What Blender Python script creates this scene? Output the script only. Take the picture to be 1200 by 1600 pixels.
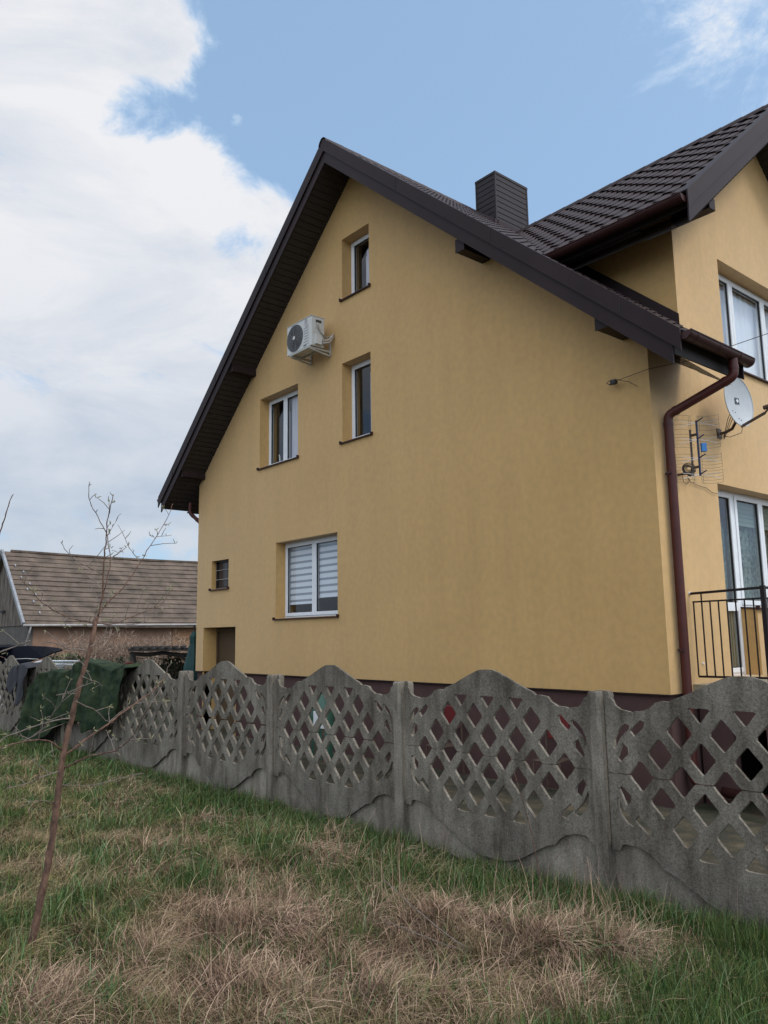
import bpy, math, random
import numpy as np
from mathutils import Vector, Matrix, noise
from mathutils.geometry import tessellate_polygon
random.seed(7); rng = np.random.default_rng(7)
R_ = math.radians
scene = bpy.context.scene
for o in list(bpy.data.objects): bpy.data.objects.remove(o)

# ------------------------------------------------------------------ camera
CAM = Vector((17.345, -8.895, 0.7535)); PITCH, ROLL, YAW = 0.15381, -0.015148, -0.865495; FPX = 1243.0
fw = Vector((math.sin(YAW)*math.cos(PITCH), math.cos(YAW)*math.cos(PITCH), math.sin(PITCH)))
r0 = Vector((math.cos(YAW), -math.sin(YAW), 0)); u0 = r0.cross(fw)
CR = r0*math.cos(ROLL) + u0*math.sin(ROLL); CU = u0*math.cos(ROLL) - r0*math.sin(ROLL)
cd = bpy.data.cameras.new('camera'); cam = bpy.data.objects.new('camera', cd); scene.collection.objects.link(cam)
cd.sensor_fit = 'HORIZONTAL'; cd.sensor_width = 36; cd.lens = 36*FPX/1200; cd.clip_start = 0.05; cd.clip_end = 2000
m3 = Matrix((CR, CU, -fw)).transposed()
cam.matrix_world = Matrix.Translation(CAM) @ m3.to_4x4()
scene.camera = cam
def ray(px, py): return fw + CR*((px-600)/FPX) + CU*((800-py)/FPX)
def at(px, py, D): return CAM + ray(px, py)*D
def onp(px, py, ax, v):
    d = ray(px, py); return CAM + d*((v-CAM[ax])/d[ax])

# ------------------------------------------------------------------ world
SUN_EL, SUN_AZ = R_(48), R_(62)       # azimuth measured from +Y towards +X
sun_dir = Vector((math.sin(SUN_AZ)*math.cos(SUN_EL), math.cos(SUN_AZ)*math.cos(SUN_EL), math.sin(SUN_EL)))
W_ = bpy.data.worlds.new('World'); scene.world = W_; W_.use_nodes = True
nt = W_.node_tree; N = nt.nodes; L = nt.links; N.clear()
def wn(t, **k):
    n = N.new(t)
    for a, b in k.items(): setattr(n, a, b)
    return n
def wmath(op, a, b=None, c=None):
    n = wn('ShaderNodeMath', operation=op)
    for i, q in enumerate((a, b, c)):
        if q is None: continue
        if isinstance(q, (int, float)): n.inputs[i].default_value = q
        else: L.new(q, n.inputs[i])
    return n.outputs[0]
tc = wn('ShaderNodeTexCoord'); G = tc.outputs['Generated']
sky = wn('ShaderNodeTexSky', sky_type='NISHITA', sun_disc=False, sun_elevation=SUN_EL, sun_rotation=SUN_AZ, air_density=1.0, dust_density=1.6, ozone_density=1.2)
def wnoise(scale, detail, rough, dist=0.0, off=(0, 0, 0), stretch=(1, 1, 1)):
    mp = wn('ShaderNodeMapping'); mp.inputs['Location'].default_value = off; mp.inputs['Scale'].default_value = stretch
    L.new(G, mp.inputs['Vector'])
    n = wn('ShaderNodeTexNoise'); n.inputs['Scale'].default_value = scale; n.inputs['Detail'].default_value = detail
    n.inputs['Roughness'].default_value = rough; n.inputs['Distortion'].default_value = dist
    L.new(mp.outputs[0], n.inputs['Vector']); return n.outputs['Fac']
def wblob(px, py, r, w, soft=0.0):
    d = ray(px, py).normalized()
    v = wn('ShaderNodeVectorMath', operation='DISTANCE'); L.new(G, v.inputs[0]); v.inputs[1].default_value = d
    m = wn('ShaderNodeMapRange', interpolation_type='SMOOTHSTEP'); L.new(v.outputs['Value'], m.inputs['Value'])
    m.inputs['From Min'].default_value = soft; m.inputs['From Max'].default_value = r
    m.inputs['To Min'].default_value = w; m.inputs['To Max'].default_value = 0
    return m.outputs[0]
cov = wmath('MULTIPLY_ADD', wnoise(6.5, 12, 0.66, 0.35, (3.1, 1.7, 0.4), (1, 1, 1.4)), 2.1, -0.30)
for b in ((560, 20, .34, -.62), (430, 110, .17, -.4), (640, 190, .24, -.5), (860, 150, .26, -.5), (250, 175, .095, -.36), (350, 200, .09, -.25), (420, 250, .06, -.2),
          (1000, 330, .2, -.35), (150, 60, .22, .4), (200, 320, .2, .35), (300, 330, .14, .25), (90, 520, .4, .35), (250, 60, .08, .3), (1180, 60, .26, -.22), (1010, 200, .12, -.04), (372, 184, .02, .55), (200, 182, .075, -.55), (140, 196, .04, -.3), (275, 75, .06, .38), (310, 240, .05, .2), (345, 385, .045, -.34), (320, 430, .03, -.2), (40, 60, .1, .3), (430, 325, .05, .3)):
    cov = wmath('ADD', cov, wblob(*b))
mr = wn('ShaderNodeMapRange', interpolation_type='SMOOTHSTEP'); L.new(cov, mr.inputs['Value'])
mr.inputs['From Min'].default_value = .40; mr.inputs['From Max'].default_value = .86
# cloud tone: bright heads and blue-grey bases
tone = wn('ShaderNodeValToRGB'); L.new(wnoise(3.2, 8, .6, .4, (7, 2, 5), (1, 1, 2.6)), tone.inputs[0])
tone.color_ramp.elements[0].position = .32; tone.color_ramp.elements[0].color = (.70, .765, .86, 1)
tone.color_ramp.elements[1].position = .56; tone.color_ramp.elements[1].color = (.98, .98, 1.0, 1)
# unseen cloud behind the viewer made brighter, added to light the walls
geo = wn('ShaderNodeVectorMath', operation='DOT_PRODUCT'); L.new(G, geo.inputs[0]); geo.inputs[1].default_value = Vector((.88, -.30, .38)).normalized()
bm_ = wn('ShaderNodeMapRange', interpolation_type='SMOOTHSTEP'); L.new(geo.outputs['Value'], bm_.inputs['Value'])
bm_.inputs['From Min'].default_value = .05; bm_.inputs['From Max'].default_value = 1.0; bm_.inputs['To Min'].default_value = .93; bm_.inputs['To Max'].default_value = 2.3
bg1 = wn('ShaderNodeBackground'); L.new(sky.outputs[0], bg1.inputs[0]); bg1.inputs[1].default_value = .15
veil = wn('ShaderNodeMix', data_type='RGBA'); L.new(mr.outputs[0], veil.inputs[0]); veil.inputs[6].default_value = (.60, .92, 1.30, 1); L.new(tone.outputs[0], veil.inputs[7])   # thin high veil between the clouds
sep = wn('ShaderNodeSeparateXYZ'); L.new(G, sep.inputs[0]); lowm = wn('ShaderNodeMapRange', interpolation_type='SMOOTHSTEP'); L.new(sep.outputs[2], lowm.inputs['Value'])
lowm.inputs['From Min'].default_value = .02; lowm.inputs['From Max'].default_value = .55; lowm.inputs['To Min'].default_value = 1; lowm.inputs['To Max'].default_value = 0
hz = wn('ShaderNodeMix', data_type='RGBA', blend_type='MULTIPLY'); L.new(lowm.outputs[0], hz.inputs[0]); L.new(veil.outputs[2], hz.inputs[6]); hz.inputs[7].default_value = (.68, .745, .82, 1)   # greyer cloud bases low down
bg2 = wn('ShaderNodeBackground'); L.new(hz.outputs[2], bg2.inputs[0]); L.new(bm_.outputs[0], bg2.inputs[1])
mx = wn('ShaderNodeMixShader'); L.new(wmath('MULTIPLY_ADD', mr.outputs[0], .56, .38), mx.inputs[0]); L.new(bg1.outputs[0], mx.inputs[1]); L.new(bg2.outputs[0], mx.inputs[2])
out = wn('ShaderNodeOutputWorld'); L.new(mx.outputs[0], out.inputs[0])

sd = bpy.data.lights.new('sun', 'SUN'); sd.energy = 1.15; sd.angle = R_(14); sd.color = (1.0, .95, .88)
so = bpy.data.objects.new('sun', sd); scene.collection.objects.link(so); so.rotation_euler = sun_dir.to_track_quat('Z', 'Y').to_euler()
vs = scene.view_settings; vs.view_transform = 'Standard'; vs.look = 'None'; vs.exposure = 0.0; vs.gamma = 1.0

# ------------------------------------------------------------------ materials
def mat(name, col, rough=.8, metal=0.0, noise_amt=0.0, nscale=6.0, stretch=(1, 1, 1), bump=0.0, bscale=200.0, col2=None, detail=6, spec=.5, bdist=.004, attr=None, contrast=(.35, .65)):
    m = bpy.data.materials.new(name); m.use_nodes = True; t = m.node_tree; b = t.nodes['Principled BSDF']
    b.inputs['Roughness'].default_value = rough; b.inputs['Metallic'].default_value = metal; b.inputs['Specular IOR Level'].default_value = spec
    b.inputs['Base Color'].default_value = (*col, 1)
    c = t.nodes.new('ShaderNodeTexCoord'); mp = t.nodes.new('ShaderNodeMapping'); mp.inputs['Scale'].default_value = stretch
    t.links.new(c.outputs['Object'], mp.inputs[0])
    if noise_amt or col2:
        n = t.nodes.new('ShaderNodeTexNoise'); n.inputs['Scale'].default_value = nscale; n.inputs['Detail'].default_value = detail; n.inputs['Roughness'].default_value = .6
        t.links.new(mp.outputs[0], n.inputs['Vector'])
        r = t.nodes.new('ShaderNodeValToRGB'); t.links.new(n.outputs['Fac'], r.inputs[0])
        c2 = col2 or tuple(q*(1-noise_amt) for q in col)
        r.color_ramp.elements[0].position = contrast[0]; r.color_ramp.elements[0].color = (*c2, 1)
        r.color_ramp.elements[1].position = contrast[1]; r.color_ramp.elements[1].color = (*col, 1)
        t.links.new(r.outputs[0], b.inputs['Base Color'])
    if attr:
        a = t.nodes.new('ShaderNodeAttribute'); a.attribute_name = attr; t.links.new(a.outputs['Color'], b.inputs['Base Color'])
    if bump:
        n2 = t.nodes.new('ShaderNodeTexNoise'); n2.inputs['Scale'].default_value = bscale; n2.inputs['Detail'].default_value = 4
        t.links.new(c.outputs['Object'], n2.inputs['Vector'])
        bp = t.nodes.new('ShaderNodeBump'); bp.inputs['Strength'].default_value = bump; bp.inputs['Distance'].default_value = bdist
        t.links.new(n2.outputs['Fac'], bp.inputs['Height']); t.links.new(bp.outputs[0], b.inputs['Normal'])
    return m

def plaster_mat():
    m = bpy.data.materials.new('ochre_plaster'); m.use_nodes = True; t = m.node_tree; b = t.nodes['Principled BSDF']; ln = t.links.new
    b.inputs['Roughness'].default_value = .62; b.inputs['Specular IOR Level'].default_value = .45
    c = t.nodes.new('ShaderNodeTexCoord')
    def nz(scale, st, det=5):
        mp = t.nodes.new('ShaderNodeMapping'); mp.inputs['Scale'].default_value = st; ln(c.outputs['Object'], mp.inputs[0])
        n = t.nodes.new('ShaderNodeTexNoise'); n.inputs['Scale'].default_value = scale; n.inputs['Detail'].default_value = det; ln(mp.outputs[0], n.inputs[0]); return n.outputs['Fac']
    def rmp(f, a, b_, p0, p1):
        r = t.nodes.new('ShaderNodeValToRGB'); ln(f, r.inputs[0]); e = r.color_ramp.elements; e[0].position = p0; e[1].position = p1; e[0].color = (*a, 1); e[1].color = (*b_, 1); return r.outputs[0]
    def mul(x, y):
        k = t.nodes.new('ShaderNodeMix'); k.data_type = 'RGBA'; k.blend_type = 'MULTIPLY'; k.inputs[0].default_value = 1; ln(x, k.inputs[6]); ln(y, k.inputs[7]); return k.outputs[2]
    b.inputs['Sheen Weight'].default_value = .6; b.inputs['Sheen Roughness'].default_value = .45; b.inputs['Sheen Tint'].default_value = (1, .97, .92, 1)
    base = rmp(nz(.55, (1, 1, 1), 6), (.585, .348, .116), (.63, .378, .132), .3, .7)
    st = rmp(nz(2.6, (1, 1, .13), 6), (.95, .945, .94), (1, 1, 1), .36, .58)      # faint rain streaks
    fi = rmp(nz(130, (1, 1, 1), 3), (.86, .86, .86), (1.06, 1.06, 1.06), .3, .7)  # render grain
    pt = rmp(nz(11, (1, 1, .8), 7), (.95, .95, .95), (1.03, 1.03, 1.03), .38, .62)
    ln(mul(mul(mul(base, st), fi), pt), b.inputs['Base Color'])
    bp = t.nodes.new('ShaderNodeBump'); bp.inputs['Strength'].default_value = .5; bp.inputs['Distance'].default_value = .004; ln(nz(170, (1, 1, 1), 3), bp.inputs['Height'])
    bp2 = t.nodes.new('ShaderNodeBump'); bp2.inputs['Strength'].default_value = .35; bp2.inputs['Distance'].default_value = .02; ln(nz(1.3, (1, 1, 1), 3), bp2.inputs['Height']); ln(bp.outputs[0], bp2.inputs['Normal'])
    ln(bp2.outputs[0], b.inputs['Normal']); return m

def concrete_mat(k0=1.0, sp=1.0):
    m = bpy.data.materials.new('weathered_concrete'); m.use_nodes = True; t = m.node_tree; b = t.nodes['Principled BSDF']; ln = t.links.new
    b.inputs['Roughness'].default_value = .95; b.inputs['Specular IOR Level'].default_value = .2
    c = t.nodes.new('ShaderNodeTexCoord'); g = t.nodes.new('ShaderNodeNewGeometry')
    def nz(scale, st=(1, 1, 1), det=5, rough=.6):
        mp = t.nodes.new('ShaderNodeMapping'); mp.inputs['Scale'].default_value = st; ln(g.outputs['Position'], mp.inputs[0])
        n = t.nodes.new('ShaderNodeTexNoise'); n.inputs['Scale'].default_value = scale; n.inputs['Detail'].default_value = det; n.inputs['Roughness'].default_value = rough; ln(mp.outputs[0], n.inputs[0]); return n.outputs['Fac']
    def rmp(f, a, b_, p0, p1):
        r = t.nodes.new('ShaderNodeValToRGB'); ln(f, r.inputs[0]); e = r.color_ramp.elements; e[0].position = p0; e[1].position = p1; e[0].color = (*a, 1); e[1].color = (*b_, 1); return r.outputs[0]
    def mul(x, y, k_=1.0):
        k = t.nodes.new('ShaderNodeMix'); k.data_type = 'RGBA'; k.blend_type = 'MULTIPLY'; k.inputs[0].default_value = k_; ln(x, k.inputs[6]); ln(y, k.inputs[7]); return k.outputs[2]
    base = rmp(nz(1.8, det=8), (.118*k0, .102*k0, .082*k0), (.215*k0, .190*k0, .152*k0), .32, .68)
    col = mul(base, rmp(nz(60, det=4, rough=.8), (1-.5*sp, 1-.5*sp, 1-.5*sp), (1.22, 1.22, 1.22), .33, .62))
    col = mul(col, rmp(nz(9, (1, 1, .22), 7), (.55, .53, .50), (1.08, 1.08, 1.08), .34, .6))
    col = mul(col, rmp(nz(170, det=2), (.7, .7, .7), (1.15, 1.15, 1.15), .35, .65))
    ln(col, b.inputs['Base Color'])
    bp = t.nodes.new('ShaderNodeBump'); bp.inputs['Strength'].default_value = .8; bp.inputs['Distance'].default_value = .006; ln(nz(75, det=5, rough=.7), bp.inputs['Height']); ln(bp.outputs[0], b.inputs['Normal'])
    return m

def glass_mat():
    m = bpy.data.materials.new('window_glass'); m.use_nodes = True; t = m.node_tree; t.nodes.remove(t.nodes['Principled BSDF']); ln = t.links.new
    o = t.nodes['Material Output']; tr = t.nodes.new('ShaderNodeBsdfTransparent'); tr.inputs[0].default_value = (.90, .92, .92, 1)
    gl = t.nodes.new('ShaderNodeBsdfGlossy'); gl.inputs['Roughness'].default_value = .03; gl.inputs[0].default_value = (.9, .93, 1, 1)
    lw = t.nodes.new('ShaderNodeLayerWeight'); lw.inputs[0].default_value = .5; pw = t.nodes.new('ShaderNodeMath'); pw.operation = 'POWER'; ln(lw.outputs['Facing'], pw.inputs[0]); pw.inputs[1].default_value = 4.0
    ma = t.nodes.new('ShaderNodeMath'); ma.operation = 'MULTIPLY_ADD'; ln(pw.outputs[0], ma.inputs[0]); ma.inputs[1].default_value = .8; ma.inputs[2].default_value = .055; mi = t.nodes.new('ShaderNodeMixShader')
    ln(ma.outputs[0], mi.inputs[0]); ln(tr.outputs[0], mi.inputs[1]); ln(gl.outputs[0], mi.inputs[2]); ln(mi.outputs[0], o.inputs[0]); return m

M = dict(
    plaster=plaster_mat(), concrete=concrete_mat(1.22, .78), concrete2=concrete_mat(1.62, .4), concrete3=concrete_mat(1.34, .5), glass=glass_mat(),
    plinth=mat('brown_plinth_plaster', (.085, .040, .035), .9, noise_amt=.25, nscale=3, bump=.5, bscale=150),
    tile=mat('brown_metal_tile', (.044, .026, .026), .58, noise_amt=.3, nscale=5, spec=.35, bump=.06, bscale=60),
    trim=mat('brown_sheet_trim', (.028, .0155, .016), .52, noise_amt=.2, nscale=2.2, spec=.2, bump=.05, bscale=5, bdist=.02),
    pipe=mat('red_brown_pipe', (.082, .021, .016), .42, noise_amt=.25, nscale=6, spec=.28),
    soffit=mat('dark_brown_soffit', (.028, .022, .019), .7, noise_amt=.25, nscale=4, stretch=(6, 1, 6)),
    gutter=mat('brown_red_gutter', (.050, .017, .015), .42, noise_amt=.25, nscale=6, spec=.28),
    slate=mat('graphite_cladding', (.030, .024, .026), .55, spec=.25, noise_amt=.15, nscale=3),
    white=mat('white_frame', (.80, .81, .82), .4, noise_amt=.06, nscale=8),
    gasket=mat('black_gasket', (.02, .02, .02), .6),
    curtain=mat('grey_lilac_curtain', (.68, .66, .72), .9, noise_amt=.15, nscale=6, stretch=(3, 3, .4)),
    lace=mat('lace_curtain', (.17, .23, .19), .9, col2=(.03, .05, .04), nscale=26, stretch=(1, 1, .6), detail=8, contrast=(.4, .6)),
    blind=mat('blind_fabric', (.80, .82, .86), .8), blindd=mat('blind_dark_band', (.33, .36, .41), .8),
    greenblind=mat('green_roller_blind', (.14, .19, .16), .8),
    interior=mat('room_wall', (.30, .29, .27), .9, noise_amt=.1), dark=mat('shade_black', (.012, .010, .010), .9),
    niche=mat('brown_niche_door', (.10, .06, .027), .8, noise_amt=.2, nscale=2),
    brownglass=mat('brown_pane', (.035, .022, .02), .25, noise_amt=.4, nscale=18),
    acw=mat('ac_enamel', (.62, .61, .57), .45, noise_amt=.12, nscale=7, bump=0), acd=mat('ac_grille', (.045, .045, .05), .4), acl=mat('ac_print', (.18, .18, .19), .6), acg=mat('ac_grey_line', (.30, .30, .29), .5),
    galv=mat('bracket_steel', (.50, .49, .44), .5, metal=.1, noise_amt=.2, nscale=10), pipewrap=mat('pipe_lagging', (.50, .44, .36), .9, noise_amt=.3, nscale=25),
    dish=mat('dish_enamel', (.47, .49, .50), .4, noise_amt=.08, nscale=9), mark=mat('printed_square', (.05, .05, .06), .5), steel=mat('rusty_tube', (.115, .07, .05), .6, noise_amt=.4, nscale=20),
    blue=mat('blue_plastic', (.010, .026, .075), .4), bbox=mat('bright_blue_box', (.02, .17, .45), .4), wire=mat('grey_wire', (.13, .11, .095), .5), dipole=mat('aluminium_rod', (.62, .58, .55), .35, metal=.3),
    cable=mat('dark_cable', (.06, .045, .038), .6), black=mat('black_iron', (.016, .009, .009), .5, spec=.25), coil=mat('black_cable', (.02, .02, .02), .6),
    slab=mat('pale_slab_edge', (.36, .31, .22), .9, noise_amt=.3, nscale=9),
    bark=mat('sapling_bark', (.20, .115, .078), .9, spec=.2, col2=(.075, .045, .034), nscale=30, stretch=(1, 1, .5), bump=.6, bscale=60, bdist=.006), bud=mat('leaf_bud', (.22, .21, .11), .8),
    twig=mat('dry_twig', (.21, .17, .14), .85, col2=(.12, .09, .07), nscale=30), stalk=mat('dry_stalk', (.29, .21, .15), .9),
    tarp=mat('green_tarp', (.044, .060, .027), .75, spec=.12, col2=(.011, .025, .014), nscale=5, bump=.35, bscale=14, bdist=.02), tarpu=mat('tarp_underside', (.05, .08, .06), .6),
    cloth=mat('grey_fleece', (.045, .045, .050), .95, noise_amt=.25, nscale=12), pink=mat('pink_lining', (.36, .26, .27), .9),
    rackw=mat('white_tube', (.66, .68, .70), .4), navy=mat('navy_paint', (.0015, .002, .006), .6, spec=.03), carglass=mat('car_glass', (.25, .32, .40), .15), rubber=mat('rubber', (.02, .02, .02), .8),
    log=mat('dark_log', (.055, .043, .036), .85, noise_amt=.4, nscale=12, bump=.6, bscale=30, bdist=.01), planks=mat('fresh_planks', (.36, .20, .10), .8, col2=(.21, .11, .06), nscale=3, stretch=(1, 7, .6)),
    barnwall=mat('terracotta_plaster', (.30, .185, .125), .95, col2=(.21, .125, .085), nscale=1.6, bump=.3, bscale=20), greyplaster=mat('grey_plaster', (.13, .115, .10), .95, noise_amt=.35, nscale=2),
    barnroof=mat('old_roof_sheets', (.175, .130, .098), .95, col2=(.080, .060, .046), nscale=1.6, stretch=(1, 1, 1), detail=9, bump=.4, bscale=30, bdist=.01), barnboard=mat('grey_boards', (.21, .18, .15), .9, spec=.2, col2=(.10, .082, .068), nscale=4, stretch=(1, 5, .4)),
    flash=mat('pale_flashing', (.33, .34, .36), .5, noise_amt=.35, nscale=3), reed=mat('dry_reed', (.30, .215, .155), .95, attr='tint'), shrub=mat('shrub_leaf', (.05, .07, .02), .8, attr='tint'),
    teal=mat('teal_fabric', (.012, .060, .055), .7, noise_amt=.3, nscale=6), red=mat('red_plastic', (.13, .010, .010), .45), lantern=mat('lantern_red', (.22, .06, .045), .5), greenp=mat('green_plastic', (.03, .09, .06), .5),
    grass=mat('green_grass_blade', (.05, .11, .03), .7, attr='tint', spec=.25), straw=mat('dry_grass_blade', (.3, .22, .14), .85, attr='tint', spec=.2),
)
def brick_like(name, c1, c2, c3, scale, sy, z=0):
    m = bpy.data.materials.new(name); m.use_nodes = True; t = m.node_tree; b = t.nodes['Principled BSDF']; b.inputs['Roughness'].default_value = .95
    g = t.nodes.new('ShaderNodeNewGeometry'); n = t.nodes.new('ShaderNodeTexNoise'); n.inputs['Scale'].default_value = scale; n.inputs['Detail'].default_value = 9; t.links.new(g.outputs['Position'], n.inputs['Vector'])
    r = t.nodes.new('ShaderNodeValToRGB'); e = r.color_ramp.elements; e[0].position = .32; e[0].color = (*c1, 1); e[1].position = .68; e[1].color = (*c2, 1); k = e.new(.5); k.color = (*c3, 1)
    t.links.new(n.outputs['Fac'], r.inputs[0]); t.links.new(r.outputs[0], b.inputs['Base Color'])
    n2 = t.nodes.new('ShaderNodeTexNoise'); n2.inputs['Scale'].default_value = 22; n2.inputs['Detail'].default_value = 6; t.links.new(g.outputs['Position'], n2.inputs['Vector'])
    bp = t.nodes.new('ShaderNodeBump'); bp.inputs['Strength'].default_value = .8; bp.inputs['Distance'].default_value = .04; t.links.new(n2.outputs['Fac'], bp.inputs['Height']); t.links.new(bp.outputs[0], b.inputs['Normal']); return m
M['soil'] = brick_like('matted_turf', (.025, .024, .010), (.085, .060, .034), (.042, .042, .016), 1.6, 1)
M['paving'] = brick_like('yard_stones', (.020, .022, .010), (.095, .072, .040), (.045, .038, .020), 3.4, 1)

# ------------------------------------------------------------------ mesh helpers
col = scene.collection
class MB:
    def __init__(s): s.v = []; s.f = []
    def add(s, vs, fs):
        b = len(s.v); s.v += [tuple(q) for q in vs]; s.f += [tuple(i+b for i in f) for f in fs]; return s
    def box(s, a, b):
        x0, y0, z0 = (min(a[i], b[i]) for i in range(3)); x1, y1, z1 = (max(a[i], b[i]) for i in range(3))
        return s.add([(x0,y0,z0),(x1,y0,z0),(x1,y1,z0),(x0,y1,z0),(x0,y0,z1),(x1,y0,z1),(x1,y1,z1),(x0,y1,z1)], [(0,3,2,1),(4,5,6,7),(0,1,5,4),(1,2,6,5),(2,3,7,6),(3,0,4,7)])
    def frame_box(s, o, ax, ay, az, a, b):       # box in a local frame
        vs = [(x, y, z) for z in (a[2], b[2]) for x, y in ((a[0], a[1]), (b[0], a[1]), (b[0], b[1]), (a[0], b[1]))]
        return s.add([Vector(o)+ax*x+ay*y+az*z for x, y, z in vs], [(0,3,2,1),(4,5,6,7),(0,1,5,4),(1,2,6,5),(2,3,7,6),(3,0,4,7)])
    def bar(s, p, q, w, h, up=(0, 0, 1)):
        p = Vector(p); q = Vector(q); d = (q-p); l = d.length; d.normalize(); sd_ = d.cross(Vector(up))
        if sd_.length < 1e-4: sd_ = d.cross(Vector((1, 0, 0)))
        sd_.normalize(); u = sd_.cross(d)
        return s.frame_box(p, d, sd_, u, (0, -w/2, -h/2), (l, w/2, h/2))
    def quad(s, *p): return s.add(p, [(0, 1, 2, 3)])
    def tube(s, pts, r, n=8, cap=True):
        pts = [Vector(p) for p in pts]; k = len(pts); rs = r if isinstance(r, (list, tuple)) else [r]*k
        t0 = (pts[1]-pts[0]).normalized(); a = Vector((0, 0, 1)) if abs(t0.z) < .9 else Vector((1, 0, 0)); nn = t0.cross(a).normalized()
        vs = []
        for i, p in enumerate(pts):
            t = ((pts[min(i+1, k-1)]-pts[max(i-1, 0)])).normalized(); nn = (nn - t*nn.dot(t)).normalized(); bb = t.cross(nn)
            for j in range(n):
                an = 2*math.pi*j/n; vs.append(p + (nn*math.cos(an)+bb*math.sin(an))*rs[i])
        fs = [(i*n+j, i*n+(j+1) % n, (i+1)*n+(j+1) % n, (i+1)*n+j) for i in range(k-1) for j in range(n)]
        if cap: fs += [tuple(range(n))[::-1], tuple(range((k-1)*n, k*n))]
        return s.add(vs, fs)
    def prism(s, loops, fn, t):
        """2-D outline (+ holes) pushed through a thickness; fn(u,v,w) -> xyz"""
        flat = [p for l in loops for p in l]
        tris = tessellate_polygon([[Vector((p[0], p[1], 0)) for p in l] for l in loops])
        n = len(flat); vs = [fn(p[0], p[1], 0) for p in flat] + ([fn(p[0], p[1], t) for p in flat] if t else [])
        fs = [tuple(q) for q in tris]
        if t:
            fs += [tuple(i+n for i in q)[::-1] for q in tris]; b = 0
            for l in loops:
                m = len(l); fs += [(b+i, b+(i+1) % m, n+b+(i+1) % m, n+b+i) for i in range(m)]; b += m
        return s.add(vs, fs)
    def build(s, name, m, parent=None, smooth=False, bevel=0.0):
        me = bpy.data.meshes.new(name); org = Vector((0, 0, 0)); q = parent
        while q is not None: org += q.location; q = q.parent
        me.from_pydata([tuple(Vector(v)-org) for v in s.v], [], s.f); me.materials.append(M[m] if isinstance(m, str) else m)
        import bmesh
        b = bmesh.new(); b.from_mesh(me); bmesh.ops.recalc_face_normals(b, faces=b.faces)
        b.to_mesh(me); b.free()
        if smooth: me.shade_smooth()
        o = bpy.data.objects.new(name, me); col.objects.link(o); o.parent = parent
        if bevel:
            md = o.modifiers.new('bevel', 'BEVEL'); md.width = bevel; md.segments = 2; md.limit_method = 'ANGLE'
        return o
def tag(o, label=None, cat=None, group=None, kind=None):
    for k, v in (('label', label), ('category', cat), ('group', group), ('kind', kind)):
        if v: o[k] = v
    return o
def empty(name, loc, label=None, cat=None, group=None):
    o = bpy.data.objects.new(name, None); col.objects.link(o); o.location = loc; o.empty_display_size = .2; return tag(o, label, cat, group)
def top(mb, name, m, label, cat, origin, group=None, kind=None, smooth=False):
    me_o = mb.build(name, m, None, smooth); org = Vector(origin)
    me_o.data.transform(Matrix.Translation(-org)); me_o.location = org; return tag(me_o, label, cat, group, kind)
def copy_tree(o, parent=None):
    c = o.copy(); col.objects.link(c); c.parent = parent
    for ch in [q for q in list(col.objects) if q.parent == o]: copy_tree(ch, c)
    return c
def fbm(x, y, z=0.0, o=4): return noise.fractal(Vector((x, y, z)), 1.0, 2.0, o)

# ------------------------------------------------------------------ ground
FENX0, FENY0, FA = 13.898, -4.122, 0.013
def fence_y(x): return FENY0 + (x-FENX0)*math.tan(FA)
def gz(x, y):
    fy = fence_y(x)
    if y > fy+.06: return -1.33 + .02*fbm(x*.7, y*.7) + .25*max(0, min(1, 1-(y-fy)/.9))
    z = -1.0 + .05*fbm(x*.5, y*.5) + .03*fbm(x*1.7, y*1.7, 3) + (.045*fbm(x*3.1, y*3.1, 8, 3) if -5 < x < 20 and y > -11 else 0)
    for cx, cy, r, h in ((13.76, -5.40, .28, .06), (14.33, -5.22, .3, .07), (14.73, -5.1, .22, .05), (12.98, -6.09, .3, .05), (12.02, -5.07, .22, .06)):
        z += h*math.exp(-((x-cx)**2+(y-cy)**2)/(r*r))
    return z + .02*min(1, max(0, (fy-y)))
def axis_pts(lo, hi, fine0, fine1, step):
    a = list(np.arange(fine0, fine1, step)); g = step; v = fine1
    while v < hi: a.append(v); g *= 1.35; v += g
    g = step; v = fine0
    while v > lo: v -= g; g *= 1.35; a.append(v)
    return sorted(a)
gx = axis_pts(-500, 500, -4, 18.5, .11); gy = axis_pts(-500, 500, -9.5, 3, .11)
g = MB(); g.v = [(x, y, gz(x, y)) for y in gy for x in gx]; nx = len(gx)
g.f = [(j*nx+i, j*nx+i+1, (j+1)*nx+i+1, (j+1)*nx+i) for j in range(len(gy)-1) for i in range(nx-1)]
tag(g.build('ground', 'soil', smooth=True), kind='structure')
yd = MB(); ys = [fence_y(0)+.25, -3.2, -2.4, -1.6, -.8, -.05]
xs_ = list(np.arange(-1.2, 16.8, .4))
yd.v = [(x, y, gz(x, y)+.03) for y in ys for x in xs_]; nx = len(xs_)
yd.f = [(j*nx+i, j*nx+i+1, (j+1)*nx+i+1, (j+1)*nx+i) for j in range(len(ys)-1) for i in range(nx-1)]
tag(yd.build('path', 'paving', smooth=True), kind='structure')

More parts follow.
